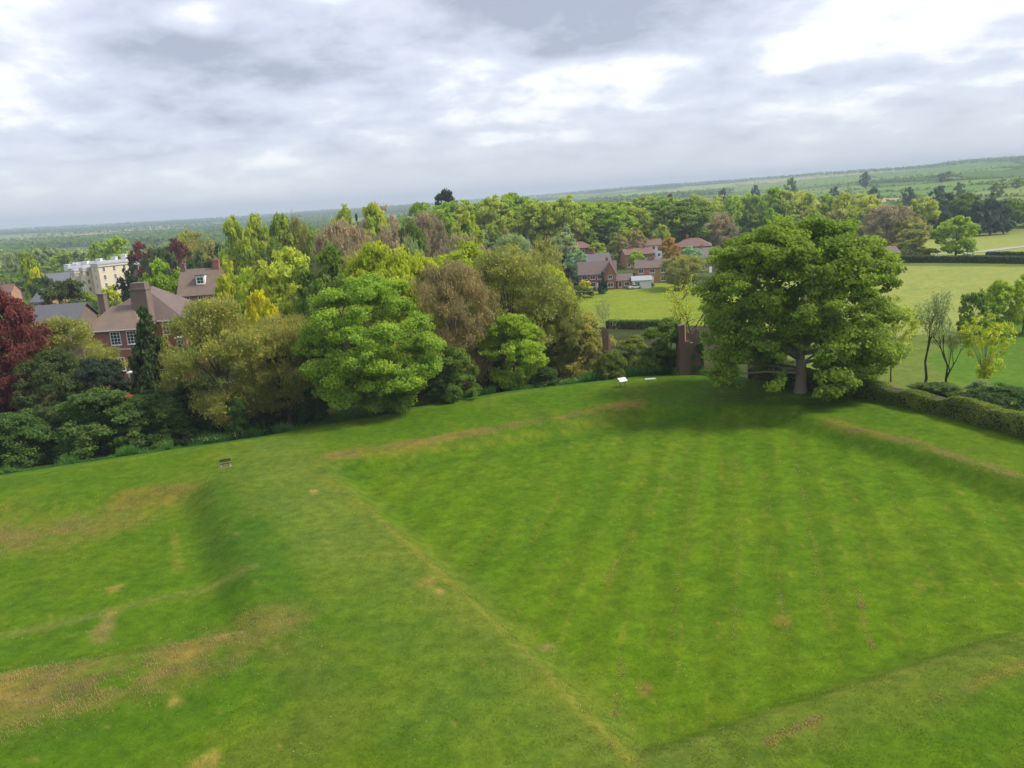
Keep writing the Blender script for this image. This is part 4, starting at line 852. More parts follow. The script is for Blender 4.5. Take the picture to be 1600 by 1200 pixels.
def chimney(parent, x, y, z0, z1, w=.9, d=.7, mat='red_brick', pots=2):
    mb = MB(); mb.box(x - w / 2, x + w / 2, y - d / 2, y + d / 2, z0, z1 - .25); mb.box(x - w / 2 - .08, x + w / 2 + .08, y - d / 2 - .08, y + d / 2 + .08, z1 - .25, z1)
    c = mb.build('chimney', M[mat], parent)
    for k in range(pots):
        p = MB(); xx = x + (k - (pots - 1) / 2) * w / max(pots, 1) * .8; p.tube([(xx, y, z1), (xx, y, z1 + .3), (xx, y, z1 + .5)], [.14, .12, .15], 8); p.build('chimney_pot', M['terracotta'], c)
    return c
def frame(px, py, D): return at(px, py, D).z
def simple_house(label, px, D, wpx, ridge_py, eave_py, wall, roof, depth=8.0, yaw=0.0, hip=False, chim=((.35, .5),), wins=3, storeys=2, name='house', cat='house', group=None, settle=True, axis='x'):
    if settle:
        best = min((abs(at(px, eave_py, D * k).z - hz(at(px, eave_py, D * k).x, D * k) - (5.2 if storeys > 1 else 2.5)), k) for k in np.linspace(.85, 1.6, 61)); D = D * float(best[1])
    p = at(px, eave_py, D); z0 = hz(p.x, D); ze = p.z - z0; zr = at(px, ridge_py, D + depth / 2).z - z0; w = wpx * mpp(D)
    ze = max(ze, 2.2); zr = max(zr, ze + 1.0)
    if settle: ze = min(ze, 6.0); zr = min(zr, ze + depth * .42)
    root = empty(name, (p.x, D, z0), yaw); tag(root, label, cat, group)
    wb = MB(); walls(wb, -w / 2, w / 2, 0, depth, ze, None if hip else zr, axis); wb.build('wall', M[wall], root)
    rb = MB(); (roof_hip if hip else roof_gable)(rb, -w / 2, w / 2, 0, depth, ze, zr, .4, axis); rb.build('roof', M[roof], root)
    for fx, fy in chim: chimney(root, (fx - .5) * w, fy * depth, zr - 1.0, zr + 1.1)
    for s_ in range(storeys):
        for k in range(wins):
            x = (k + .5) / wins * w - w / 2
            zb = ze - 1.75 - s_ * 2.7
            if zb < .2: continue
            if s_ == storeys - 1 and k == wins // 2:
                d = MB(); d.box(x - .5, x + .5, -.06, 0, 0, 2.1); d.build('door', M['white_paint'], root)
            else: window(root, x, 0, zb, min(1.7, w / wins * .55), 1.35, 2, 1)
    return root

# the brown roofed house near the wood
def brown_house():
    D = 125.0; p = at(185, 518, D); z0 = hz(p.x, D); mp = mpp(D)
    root = empty('town_house', (p.x, D, z0)); tag(root, 'large brick house with brown tiled hipped roofs and one massive chimney', 'house')
    X = lambda px: (px - 185) * mp
    ze = p.z - z0 + .2; zA = at(182, 478, D + 4).z - z0; zB = at(187, 452, D + 11).z - z0
    w = MB(); w.box(X(137), X(216), 0, 7.5, -1, ze); w.box(X(120), X(262), 6, 18, -1, ze + .3); w.build('wall', M['red_brick'], root)
    r = MB(); roof_hip(r, X(137), X(216), 0, 9, ze, zA, .55, 'x', 3.0); r.build('roof', M['brown_tile'], root)
    r = MB(); roof_hip(r, X(120), X(262), 6, 18, ze + .3, zB, .55, 'y', 5.0); r.build('roof', M['mauve_tile'], root)
    g = MB(); g.box(X(137) - .55, X(216) + .55, -.62, -.56, ze - .02, ze + .16); g.build('gutter', M['white_paint'], root)
    g = MB(); g.box(X(216) + .6, X(262) + .55, 5.38, 5.44, ze + .28, ze + .46); g.build('gutter', M['white_paint'], root)
    cz = at(209, 442, D + 4).z - z0
    c = MB(); c.box(X(197), X(222), 3.3, 5.3, ze + .6, cz - 1.2); c.box(X(196), X(223), 3.15, 5.45, cz - 1.2, cz - .9); c.box(X(199), X(221), 3.4, 5.2, cz - .9, cz); c.build('chimney', M['dark_brick'], root)
    f = MB(); f.box(X(200), X(216), 3.1, 3.29, ze + 2.0, ze + 2.16); f.build('chimney_flashing', M['white_paint'], root)
    chimney(root, X(121), 10, ze, at(120, 461, D + 10).z - z0, 1.0, 1.2, 'dark_brick', 0)
    for px in (179, 204): window(root, X(px), 0, ze - 2.35, 1.65, 2.1, 3, 4)
    for px in (150, 179, 204): window(root, X(px), 0, ze - 6.6, 1.65, 2.2, 3, 4)
    b = MB(); b.box(X(137) - .05, X(216) + .05, -.08, 0, ze - 3.2, ze - 2.95); b.build('string_course', M['stone'], root)
    window(root, X(249), 6, ze - 2.0, 1.3, 1.9, 2, 3); window(root, X(233), 6, ze - 2.0, 1.1, 1.9, 2, 3)
    b = MB(); b.box(X(252), X(268), 4.2, 6, -1, ze - 2.6); b.build('bay', M['red_brick'], root)
    b = MB(); b.box(X(251), X(269), 4.0, 6, ze - 2.6, ze - 2.35); b.build('bay_roof', M['stone'], root)
    window(root, X(260), 4.2, ze - 4.9, 1.2, 2.1, 2, 3)
    pr = MB(); pr.box(X(193), X(214), -1.5, -.1, 2.7, 2.95); pr.box(X(195), X(197), -1.4, -1.2, 0, 2.7); pr.box(X(210), X(212), -1.4, -1.2, 0, 2.7); pr.build('porch', M['white_paint'], root)
    d = MB(); d.box(X(200), X(208), -.06, 0, 0, 2.2); d.build('door', M['dark_wood'], root)
brown_house()
def dormer_house():
    D = 160.0; p = at(312, 459, D); z0 = hz(p.x, D); mp = mpp(D)
    root = empty('dormer_house', (p.x, D, z0), math.radians(4)); tag(root, 'red brick house with steep brown roof and a white dormer window', 'house')
    X = lambda px: (px - 312) * mp
    ze = p.z - z0; zr = at(305, 421, D + 4.5).z - z0; dp = 9.0
    w = MB(); walls(w, X(281), X(342), 0, dp, ze, zr); w.build('wall', M['red_brick'], root)
    r = MB(); roof_gable(r, X(281), X(342), 0, dp, ze, zr, .4); r.build('roof', M['brown_tile'], root)
    chimney(root, X(283), dp / 2, zr - 1, zr + 1.4, .9, .9, 'dark_brick', 1); chimney(root, X(333), dp / 2, zr - 1, zr + 1.7, 1.2, .9, 'red_brick', 2)
    zd = ze + (zr - ze) * .38; yd = dp / 2 * .38
    d = MB(); d.box(X(306), X(319), yd - .3, dp / 2, zd - .3, zd + 1.8); dm = d.build('dormer', M['white_paint'], root)
    d = MB(); d.box(X(305), X(320), yd - .6, dp / 2, zd + 1.8, zd + 2.0); d.build('dormer_roof', M['slate'], root)
    o = window(root, X(312.5), yd - .3, zd + .1, 1.4, 1.4, 2, 2)
    for px in (292, 313, 332): window(root, X(px), 0, ze - 1.9, 1.1, 1.5, 2, 2)
    for px in (292, 332): window(root, X(px), 0, ze - 5.0, 1.1, 1.6, 2, 2)
    b = MB(); b.box(X(305), X(321), -1.6, 0, -1, ze - 2.4); b.build('bay', M['red_brick'], root); b = MB(); b.box(X(304), X(322), -1.8, 0, ze - 2.4, ze - 2.2); b.build('bay_roof', M['lead_roof'], root)
    window(root, X(313), -1.6, ze - 4.4, 1.5, 1.5, 3, 2)
dormer_house()
def terrace():
    D = 330.0; c = at(130, 412, D); z0 = hz(c.x, D); mp = mpp(D); th = math.radians(50)
    root = empty('cream_terrace', (c.x, D, z0)); tag(root, 'long cream rendered terrace with projecting bays and white chimney stacks', 'terrace')
    def local(px, dy): return (px - 130) * mp, dy
    def blk(px0, px1, side, top_py, dy, h_off=0, wins=2):
        w_ = (px1 - px0) * mp / math.cos(th); d_ = side * mp / math.sin(th)
        zt = at(px0, top_py, D + dy).z - z0; x0, y0 = local(px0, dy)
        sub = MB(); sub.box(0, w_, 0, d_, -2, zt); o = sub.build('bay', M['cream_render'], root); o.location = (x0, y0, 0); o.rotation_euler = (0, 0, th)
        cr = MB(); cr.box(-.3, w_ + .3, -.3, d_ + .3, zt - .9, zt - .55); cr.box(-.25, w_ + .25, -.25, d_ + .25, zt, zt + .3)
        k = cr.build('cornice', M['stone'], o)
        rf = MB(); roof_hip(rf, 0, w_, 0, d_, zt + .3, zt + 1.3, .1, 'x' if w_ > d_ else 'y'); rf.build('roof', M['lead_roof'], o)
        for fl in range(3):
            for q in range(wins): window(o, (q + .5) / wins * w_, 0, zt - 3.0 - 3.3 * fl, 1.1, 1.9, 2, 2)
            window(o, 0, d_ * .5, zt - 3.0 - 3.3 * fl, 1.0, 1.9, 2, 2, 'left')
    blk(151, 181, 19, 414, 0, wins=3); blk(122, 137, 10, 421, 3, wins=2); blk(103, 113, 12, 425, 6, wins=1)
    back = MB(); x0, y0 = local(84, 12); x1, y1 = local(190, 12); zt = at(150, 413, D + 14).z - z0
    back.box(x0, x1, 12, 22, -2, zt - 1); back.build('wall', M['dark_brick'], root)
    rf = MB(); roof_gable(rf, x0, x1, 12, 22, zt - 1, zt + 1.2, .5); rf.build('roof', M['lead_roof'], root)
    for px, py in ((75, 416), (88, 415), (105, 411), (126, 407), (150, 404), (166, 400), (183, 403)):
        t = at(px, py, D + 15).z - z0; xx, _ = local(px, 0)
        m_ = MB(); m_.box(xx - 1.0, xx + 1.0, 14.5, 16.5, zt - 2, t); m_.box(xx - 1.15, xx + 1.15, 14.35, 16.65, t, t + .25); m_.build('chimney', M['white_paint'], root)
terrace()
simple_house('long low outbuilding with a dark slate roof joined to the brown roofed house', 82, 140, 74, 477, 500, 'dark_brick', 'grey_slate', 7, 0, wins=4, chim=(), name='outbuilding', cat='outbuilding', settle=False)
simple_house('small slate roofed cottage with a pink gable, by the dark cedar', 62, 196, 34, 452, 471, 'orange_brick', 'slate', 7, math.radians(-20), wins=2, chim=((.9, .5),), name='cottage', cat='house', settle=False)
simple_house('cottage with weathered red roof at the copper beech', 2, 210, 26, 436, 450, 'orange_brick', 'red_tile', 7, 0, wins=2, name='cottage', cat='house')
simple_house('grey slate roofed house at the end of the cream terrace', 92, 300, 34, 412, 440, 'dark_brick', 'slate', 10, math.radians(30), wins=2, name='house')
simple_house('dark roofed house past the little yellow acer', 28, 300, 26, 418, 430, 'dark_brick', 'dark_tile', 8, 0, wins=2)
def gabled_house():
    D = 256.0; p = at(932, 428, D); z0 = hz(p.x, D); mp = mpp(D); X = lambda px: (px - 932) * mp
    root = empty('gabled_house', (p.x, D, z0), math.radians(-8)); tag(root, 'red brick house with a broad front gable and pink roofed extension by the meadow', 'house')
    ze = p.z - z0; zr = at(932, 409, D + 4).z - z0; ze = max(ze, 4.6)
    w = MB(); walls(w, X(905), X(961), 0, 8, ze, zr); w.build('wall', M['red_brick'], root)
    r = MB(); roof_gable(r, X(905), X(961), 0, 8, ze, zr, .35); r.build('roof', M['mauve_tile'], root)
    w = MB(); walls(w, X(944), X(961) + .05, -2.2, 4, ze, zr - .1, 'y'); w.build('gable_wall', M['red_brick'], root)
    r = MB(); roof_gable(r, X(944), X(961) + .05, -2.2, 4, ze, zr - .1, .3, 'y'); r.build('gable_roof', M['mauve_tile'], root)
    e = MB(); walls(e, X(962) + .1, X(985), -1, 6, 2.6, 4.3); e.build('extension', M['orange_brick'], root); e = MB(); roof_gable(e, X(962) + .1, X(985), -1, 6, 2.6, 4.3, .3); e.build('extension_roof', M['mauve_tile'], root)
    chimney(root, X(948), 4.6, zr - .6, zr + 1.0)
    for px in (914, 926, 937): window(root, X(px), 0, ze - 1.7, 1.7, 1.3, 2, 1); window(root, X(px), 0, .9, 1.8, 1.4, 2, 1)
    window(root, X(952.5), -2.2, ze - 1.6, 1.4, 1.3, 2, 1); window(root, X(952.5), -2.2, .8, 1.8, 1.4, 2, 1); window(root, X(967), -1, .5, 1.1, 1.9, 1, 1); window(root, X(977), -1, .8, 1.6, 1.3, 2, 1)
    dd = MB(); dd.box(X(931), X(935), -.06, 0, 0, 2.1); dd.build('door', M['white_paint'], root)
gabled_house()
simple_house('sand coloured brick house with a plain mauve roof by the meadow', 1019, 262, 50, 406, 418, 'orange_brick', 'mauve_tile', 8, math.radians(-12), wins=3, chim=((.5, .5),))
simple_house('house with a dark grey roof behind the red gabled house', 936, 282, 36, 396, 408, 'red_brick', 'dark_tile', 8, math.radians(5), wins=3)
simple_house('long brown roofed terrace with white fronts behind the yellow-olive birch', 1004, 335, 58, 375, 384, 'white_paint', 'red_tile', 8, 0, wins=7, chim=((.2, .5), (.5, .5), (.8, .5)), name='terrace', cat='terrace')
simple_house('terrace with a brick wall below the white fronted one', 1000, 305, 44, 388, 397, 'orange_brick', 'red_tile', 8, math.radians(6), wins=5, chim=((.25, .5), (.75, .5)), name='terrace', cat='terrace')
simple_house('brown hipped roof house behind the mint green whitebeam', 1082, 330, 54, 372, 386, 'red_brick', 'red_tile', 11, math.radians(-14), True, wins=4)
simple_house('dark roofed house between the whitebeam and the great sycamore', 1110, 290, 36, 387, 402, 'dark_brick', 'dark_tile', 9, math.radians(10), wins=3)
simple_house('reddish hipped roof house beyond the silvery whitebeam', 910, 322, 36, 377, 388, 'red_brick', 'red_tile', 9, math.radians(10), True, wins=3)
simple_house('mauve roofed house beside the thorn above the dark conifer', 880, 300, 30, 386, 397, 'orange_brick', 'mauve_tile', 8, 0, wins=3)
simple_house('small house with a red roof buried in trees behind the bright maple', 656, 205, 22, 383, 391, 'orange_brick', 'red_tile', 7, 0, wins=2)
simple_house('red brick house glimpsed through the top of the great sycamore', 1182, 340, 26, 370, 381, 'red_brick', 'mauve_tile', 8, 0, wins=2)
simple_house('white house under the lime row', 892, 322, 22, 349, 356, 'white_paint', 'slate', 7, 0, wins=3, chim=())
simple_house('orange brick house under the lime row', 952, 322, 16, 347, 354, 'terracotta', 'red_tile', 7, math.radians(12), wins=2)
simple_house('small lodge with a mauve roof behind the parked car', 1394, 306, 22, 385, 395, 'old_brick', 'mauve_tile', 7, 0, wins=2, name='lodge')
simple_house('flat pale roofed garage between the two estate houses', 1003, 254, 28, 434, 438, 'white_paint', 'lead_roof', 6, math.radians(-6), wins=2, storeys=1, chim=(), name='garage', cat='garage')

# ------------------------------------------------------------------ brick ruins of the garden
def ragged(mb, x0, x1, y0, y1, z0, tops, seed):
    g = random.Random(seed); n = len(tops) - 1
    for i in range(n):
        a = x0 + (x1 - x0) * i / n; b = x0 + (x1 - x0) * (i + 1) / n; t0, t1 = tops[i], tops[i + 1]
        mb.add([(a, y0, z0), (b, y0, z0), (b, y1, z0), (a, y1, z0), (a, y0, t0), (b, y0, t1), (b, y1, t1 + g.uniform(-.1, .1)), (a, y1, t0 + g.uniform(-.1, .1))],
               [(0, 3, 2, 1), (4, 5, 6, 7), (0, 1, 5, 4), (2, 3, 7, 6)] + ([(3, 0, 4, 7)] if i == 0 else []) + ([(1, 2, 6, 5)] if i == n - 1 else []))
def ruin():
    D = 102.0; b = at(1080, 590, D); z0 = hz(b.x, D); mp = mpp(D); X = lambda px: (px - 1080) * mp
    root = empty('ruined_tower', (b.x, D, z0)); tag(root, 'ruined red brick garden tower with one tall broken corner beside the sycamore', 'ruin')
    h1 = at(1085, 531, D).z - z0; h2 = at(1068, 507, D).z - z0
    g = random.Random(5)
    m_ = MB(); ragged(m_, X(1063), X(1098), 0, .75, -1.5, [h1 + .15, h1 - .05, h1 - .3, h1 - .1, h1 - .45, h1 - .35, h1 - .9, h1 - .8, h1 - 1.7], 1); m_.build('front_wall', M['old_brick'], root)
    m_ = MB(); m_.add([(X(1062), -.02, -1.5), (X(1072), -.02, -1.5), (X(1074), 3.4, -1.5), (X(1064), 3.4, -1.5), (X(1063), -.02, h2 - .15), (X(1070.5), -.02, h2), (X(1074), 3.4, h2 - .4), (X(1066), 3.4, h2 - .7)],
                      [(0, 3, 2, 1), (4, 5, 6, 7), (0, 1, 5, 4), (1, 2, 6, 5), (2, 3, 7, 6), (3, 0, 4, 7)]); m_.build('corner_wall', M['old_brick'], root)
    m_ = MB(); m_.add([(X(1072) + .02, .8, 1.0), (X(1077), 1.2, 1.0), (X(1078), 3.2, 1.0), (X(1072) + .1, 3.3, 1.0), (X(1071) + .06, .8, h2 - .1), (X(1075.5), 1.2, h2 - .3), (X(1076), 3.2, h2 - .6), (X(1073), 3.3, h2 - .5)],
                      [(0, 3, 2, 1), (4, 5, 6, 7), (0, 1, 5, 4), (1, 2, 6, 5), (2, 3, 7, 6), (3, 0, 4, 7)]); m_.build('inner_face', M['terracotta'], root)  # return face in orange: sunlight on the brick put into its colour
    m_ = MB(); ragged(m_, X(1078), X(1104), 3.4, 4.1, -1.5, [h1 - .2, h1 + .5, h1 + .2, h1 + .9, h1 + .3], 3); m_.build('back_wall', M['dark_brick'], root)
    gi = np.random.default_rng(6); ni = 5200; xi = gi.uniform(X(1080), X(1100), ni); zi = gi.uniform(0, h1, ni); ki = fbm(xi / .9, zi / .9, 8., 3) + (xi - X(1080)) / (X(1100) - X(1080)) * .35 - zi / h1 * .1 > .62; xi, zi = xi[ki], zi[ki]
    link('ivy', card_mesh('tower_ivy', cards(np.stack([xi, gi.uniform(-.16, -.03, xi.size), zi], 1), np.array([0, -1., .4]) + gi.normal(0, .5, (xi.size, 3)), np.full(xi.size, .07), gi), gi.uniform(0, 1, xi.size)), root, M['leaf_ivy'])
    D = 107.0; b = at(947, 555, D); z0 = hz(b.x, D); t = at(947, 512, D).z - z0; mp = mpp(D); w = 8 * mp / 2
    root = empty('ruined_pillar', (b.x, D, z0)); tag(root, 'thin ruined brick pillar standing among the olive thicket', 'ruin')
    m_ = MB(); ragged(m_, -w, w, 0, .8, -.8, [t - .5, t, t - .1, t - .7], 4); m_.build('shaft', M['old_brick'], root)
    m_ = MB(); ragged(m_, w + .004, w + .5, .1, .7, -.8, [t - .6, t - 1.6, t - 3.0], 5); m_.build('broken_side', M['orange_brick'], root)
ruin()

# ------------------------------------------------------------------ things on the lawn
def bench():
    b = G(353, 729); z0 = hz(b.x, b.y); rz = math.radians(-14)
    root = empty('bench', (b.x, b.y, z0), math.radians(22)); tag(root, 'small dark wooden bench on a stone slab near the lawn edge', 'bench')
    for z in (.62, .76, .88):
        m_ = MB(); m_.box(-.75, .75, .0, .04, z, z + .10); m_.build('back_slat', M['dark_wood'], root)
    for k in range(3):
        m_ = MB(); m_.box(-.75, .75, -.45 + k * .14, -.33 + k * .14, .44, .48); m_.build('seat_slat', M['dark_wood'], root)
    for s in (-1, 1):
        m_ = MB(); x = s * .62; m_.box(x - .04, x + .04, .045, .12, 0, .98); m_.build('leg', M['stone'], root)
        m_ = MB(); m_.box(x - .04, x + .04, -.44, -.36, 0, .438); m_.build('leg', M['stone'], root)
        m_ = MB(); m_.box(x - .035, x + .035, -.355, .044, .36, .438); m_.build('rail', M['stone'], root)
    m_ = MB(); m_.box(-1.0, .8, -.6, .2, -.2, .035); m_.build('slab', M['concrete'], root)
    root.scale = (.72, .72, .8)
bench()
def board():
    b = G(973, 604); z0 = hz(b.x, b.y)
    root = empty('information_board', (b.x, b.y, z0), math.radians(20)); tag(root, 'white tilted information board on two posts by the lawn edge', 'sign')
    for s in (-1, 1):
        m_ = MB(); m_.box(s * .35 - .04, s * .35 + .04, -.04, .04, -.2, .78); m_.build('post', M['post_metal'], root)
    m_ = MB(); m_.box(-.55, .55, -.4, .4, -.02, .03); p = m_.build('panel', M['pale_panel'], root); p.location = (0, -.02, .9); p.rotation_euler = (math.radians(28), 0, 0)
    m_ = MB(); m_.box(-.58, .58, -.43, -.401, -.03, .05); m_.box(-.58, .58, .401, .43, -.03, .05); f = m_.build('panel_frame', M['post_metal'], p)
board()
def slab():
    b = G(1016, 592.5); m_ = MB(); m_.box(-.75, .75, -.28, .28, -.1, .08)
    m_.v = [(x * (1 - .1 * (y > 0)), y, z) for x, y, z in m_.v]
    o = m_.build('stone_slab', M['stone'], None); o.location = (b.x, b.y, hz(b.x, b.y)); o.rotation_euler = (0, 0, .12); tag(o, 'pale flat stone lying in the grass near the ruined tower', 'stone')
slab()
def barrier():
    b = at(209, 618, 88.2); z0 = hz(b.x, b.y); root = empty('barrier_board', (b.x, 87.0, z0), .1); tag(root, 'little orange barrier board half hidden by the laurels', 'barrier')
    zt = at(209, 618, 87.0).z - z0
    m_ = MB(); m_.box(-.4, .4, -.02, .02, zt - .12, zt + .12); m_.build('board', M['orange_plastic'], root)
    for s in (-1, 1):
        m_ = MB(); m_.box(s * .33 - .025, s * .33 + .025, .021, .06, -.1, zt + .1); m_.build('post', M['dark_wood'], root)
barrier()
def car(label, px, py, D, col, yaw, name='parked_car'):
    p = at(px, py, D); z0 = hz(p.x, D); root = empty(name, (p.x, D, z0 + .03), yaw); tag(root, label, 'car')
    def loft(secs):
        m_ = MB(); n = len(secs[0]); vs = [v for s_ in secs for v in s_]; fs = [tuple(range(n))[::-1], tuple((len(secs) - 1) * n + k for k in range(n))]
        for i in range(len(secs) - 1):
            for k in range(n): fs.append((i * n + k, i * n + (k + 1) % n, (i + 1) * n + (k + 1) % n, (i + 1) * n + k))
        m_.add(vs, fs); return m_
    prof = [(-2.05, .35), (-2.1, .62), (-1.95, .86), (-1.0, .98), (1.2, 1.0), (1.9, .95), (2.08, .7), (2.05, .35)]
    b = loft([[(x, -y, z) for x, z in prof] for y in (.78,)] + [[(x * 1.0, -y, z) for x, z in prof] for y in (.86,)] + [[(x, y, z) for x, z in prof] for y in (.86, .78)][::1]); b.build('body', M[col], root)
    cab = [(-1.0, .97), (-.35, 1.42), (.9, 1.46), (1.65, .99)]
    c = loft([[(x, -.76, z) for x, z in cab], [(x, .76, z) for x, z in cab]]); cb = c.build('window_glass', M['glass'], root)
    rf = loft([[(x, y, z) for x, z in [(-.4, 1.4), (-.35, 1.47), (.92, 1.5), (1.0, 1.44)]] for y in (-.7, .7)]); rf.build('roof', M[col], root)
    for x in (-1.3, 1.3):
        for s in (-1, 1):
            w_ = MB(); w_.tube([(x, s * .66, .32), (x, s * .875, .32)], [.32, .32], 14); wh = w_.build('wheel', M['tyre'], root)
            h = MB(); h.tube([(x, s * .875, .32), (x, s * .885, .32)], [.19, .17], 10); h.build('hub', M['car_silver'], wh)
    for s in (-1, 1):
        l = MB(); l.box(-2.11, -2.0, s * .65 - .14, s * .65 + .14, .62, .76); l.build('headlight', M['pale_panel'], root)
car('white car on the lane under the lone lime', 1513, 404, 298, 'car_white', .3); car('silver car parked beside the round olive bush', 1406, 405, 296, 'car_silver', .1)
car('white car parked outside the pink roofed extension', 992, 442, 251, 'car_white', .2); car('dark car parked before the sand brick house', 1012, 441, 253, 'car_dark', -.1)
car('white car by the little dark conifer', 916, 446, 247, 'car_white', .1)

# lane across the fields
def strip(name, pts, width, mat, lift=.05):
    vs = []; fs = []; P = []
    for (a, b) in zip(pts[:-1], pts[1:]):
        for k in range(20): P.append((a[0] + (b[0] - a[0]) * k / 20, a[1] + (b[1] - a[1]) * k / 20))
    P.append(pts[-1]); P = np.array(P); d = np.gradient(P, axis=0); d /= np.linalg.norm(d, axis=1)[:, None]; nn = np.stack([d[:, 1], -d[:, 0]], 1)
    for k in range(5):
        q = P + nn * width * (k / 4 - .5); vs.append(np.stack([q[:, 0], q[:, 1], height(q[:, 0], q[:, 1]) + lift], 1))
    n = len(P); v = np.vstack(vs); q = []
    for k in range(4):
        for i in range(n - 1): q += [(k * n + i, k * n + i + 1, (k + 1) * n + i + 1, (k + 1) * n + i)]
    me = bpy.data.meshes.new(name); me.from_pydata(v.tolist(), [], q); o = link(name, me, None, M[mat]); tag(o, kind='structure'); return o
strip('lane', gl([(1385, 410), (1480, 407), (1530, 404), (1600, 394), (1690, 380)], -9.4), 5.0, 'tarmac', .1)

# ------------------------------------------------------------------ uncountable growth
def tufts(name, x, y, hgt, leaf, seed, wid=.05, lean=.35):
    g = np.random.default_rng(seed); n = len(x); z = height(x, y)
    a = g.uniform(0, 6.28, n); dx = np.cos(a) * wid; dy = np.sin(a) * wid; h = hgt * g.uniform(.5, 1.3, n)
    tx = x + g.normal(0, lean, n) * h; ty = y + g.normal(0, lean, n) * h
    v = np.stack([np.stack([x - dx, y - dy, z - .02], 1), np.stack([x + dx, y + dy, z - .02], 1), np.stack([tx, ty, z + h], 1)], 1).reshape(-1, 3)
    me = np_mesh(name, v, np.arange(3 * n), np.full(n, 3), {'tint': ('FLOAT', 'FACE', np.clip(.5 + .8 * (fbm(x / 1.5, y / 1.5, 3.0, 3) - .5) + g.normal(0, .15, n), 0, 1))})
    return tag(link(name, me, None, M['leaf_' + leaf]), kind='stuff')
def along(pts, n, w, seed, wpow=1.0):
    g = np.random.default_rng(seed); P = np.array(gpts(pts)); seg = np.hypot(*np.diff(P, axis=0).T); cum = np.concatenate([[0], np.cumsum(seg)])
    s = g.uniform(0, cum[-1], n); return np.interp(s, cum, P[:, 0]) + g.normal(0, w, n), np.interp(s, cum, P[:, 1]) + g.normal(0, w, n)
def patchy(x, y, thr, sc_=2.5, seed=5.0):
    k = fbm(x / sc_, y / sc_, seed, 3) + np.random.default_rng(4).normal(0, .11, x.size) > thr; return x[k], y[k]
x1, y1 = along([(-60, 1108), (60, 1085), (200, 1050), (300, 1020), (405, 985)], 75000, 1.7, 1); kk_ = np.random.default_rng(8).random(x1.size) < .8; x1, y1 = patchy(x1[kk_], y1[kk_], .50, .9); x1, y1 = patchy(x1, y1, .44, 3.0, 15.)
tag(tufts('dry_grass', x1, y1, .12, 'drygrass', 2, .02), 'tall straw coloured dry grass on the sunken garden banks', 'grass')
x1, y1 = along([(-60, 815), (70, 820), (170, 800)], 36000, 2.2, 3); x2, y2 = along([(205, 772), (290, 762)], 6000, .7, 4)
x3, y3 = along([(520, 712), (660, 690), (800, 664), (900, 648), (995, 629)], 22000, .6, 5); x4, y4 = along([(1300, 660), (1340, 672), (1420, 690), (1470, 706), (1600, 746)], 12000, .4, 6)
xa, ya = patchy(np.concatenate([x1, x2, x3, x4]), np.concatenate([y1, y2, y3, y4]), .56, 1.4)
tag(tufts('bank_grass', xa, ya, .09, 'drygrass', 7, .02), 'thin bleached grass along the garden bank tops', 'grass')
g_ = np.random.default_rng(9)
xv = g_.uniform(-62, 30, 170000); ev = np.interp(xv, EX, EY); yv = ev + 2.5 + np.abs(g_.normal(0, 3.6, len(xv)))
keep = (fbm(xv / 3, yv / 3, 14.0, 3) > .38) & ~((xv > -38) & (xv < -17) & (yv < ev + 5.5)); xv, yv = xv[keep], yv[keep]
tag(tufts('nettles', xv, yv, .25 + 1.0 * sstep(.42, .75, fbm(xv / 2.2, yv / 2.2, 55., 3)), 'rough', 10, .06), 'rank green nettles and long grass along the foot of the wood', 'undergrowth')
xp = np.concatenate([g_.normal(12, 5, 5200), g_.normal(-3, 3, 900), g_.normal(-33, 3, 500)]); ep = np.interp(xp, EX, EY); yp = ep + 4 + np.abs(g_.normal(0, 2.5, len(xp)))
kp = fbm(xp / 1.6, yp / 1.6, 21.0, 3) > .5; xp, yp = xp[kp], yp[kp]
zp = height(xp, yp) + .75 + g_.uniform(-.2, .3, len(xp))
tag(link('cow_parsley', card_mesh('cow_parsley', cards(np.stack([xp, yp, zp], 1), np.array([0, 0, 1.]) + g_.normal(0, .35, (len(xp), 3)), np.full(len(xp), .06), g_), g_.uniform(0, 1, len(xp))), None, M['leaf_parsley']), 'drift of white flowering cow parsley on the bank below the lawn', 'wildflowers', kind='stuff')
nb = 330000; yb_ = 27 + 62 * g_.random(nb) ** 1.5; xb_ = g_.uniform(-.82, .72, nb) * (yb_ + 4)
kb = sdf(xb_, yb_, PLAT) > .5; xb_, yb_ = xb_[kb], yb_[kb]; kb = fbm(xb_ / .8, yb_ / .8, 71., 3) + g_.normal(0, .1, xb_.size) > .46; xb_, yb_ = xb_[kb], yb_[kb]
tag(tufts('lawn_grass', xb_, yb_, .055, 'lawn', 12, .022, .5), 'short mown grass blades over the whole lawn', 'grass')
LINES = ([(1150, 690), (1150, 800), (1147, 1000)], [(1088, 715), (1065, 850), (1040, 1000)], [(1035, 740), (990, 810), (945, 880)], [(1197, 720), (1205, 800), (1230, 960)], [(1245, 700), (1270, 820), (1300, 960)], [(1340, 890), (1365, 985)], [(975, 960), (960, 1090)], [(1450, 1100), (1600, 1035)], [(1200, 1160), (1280, 1120)], [(560, 780), (690, 890), (820, 1010), (1000, 1210)])
cx_, cy_ = [], []
for i_, l_ in enumerate(LINES):
    a_, b_ = along(l_, 1500, .13, 40 + i_); a_, b_ = patchy(a_, b_, .60, .8, 60. + i_); cx_.append(a_); cy_.append(b_)
a_ = g_.uniform(-40, 36, 5000); b_ = g_.uniform(28, 80, 5000); a_, b_ = patchy(a_, b_, .68, 2.0, 90.); cx_ = np.concatenate(cx_ + [a_]); cy_ = np.concatenate(cy_ + [b_])
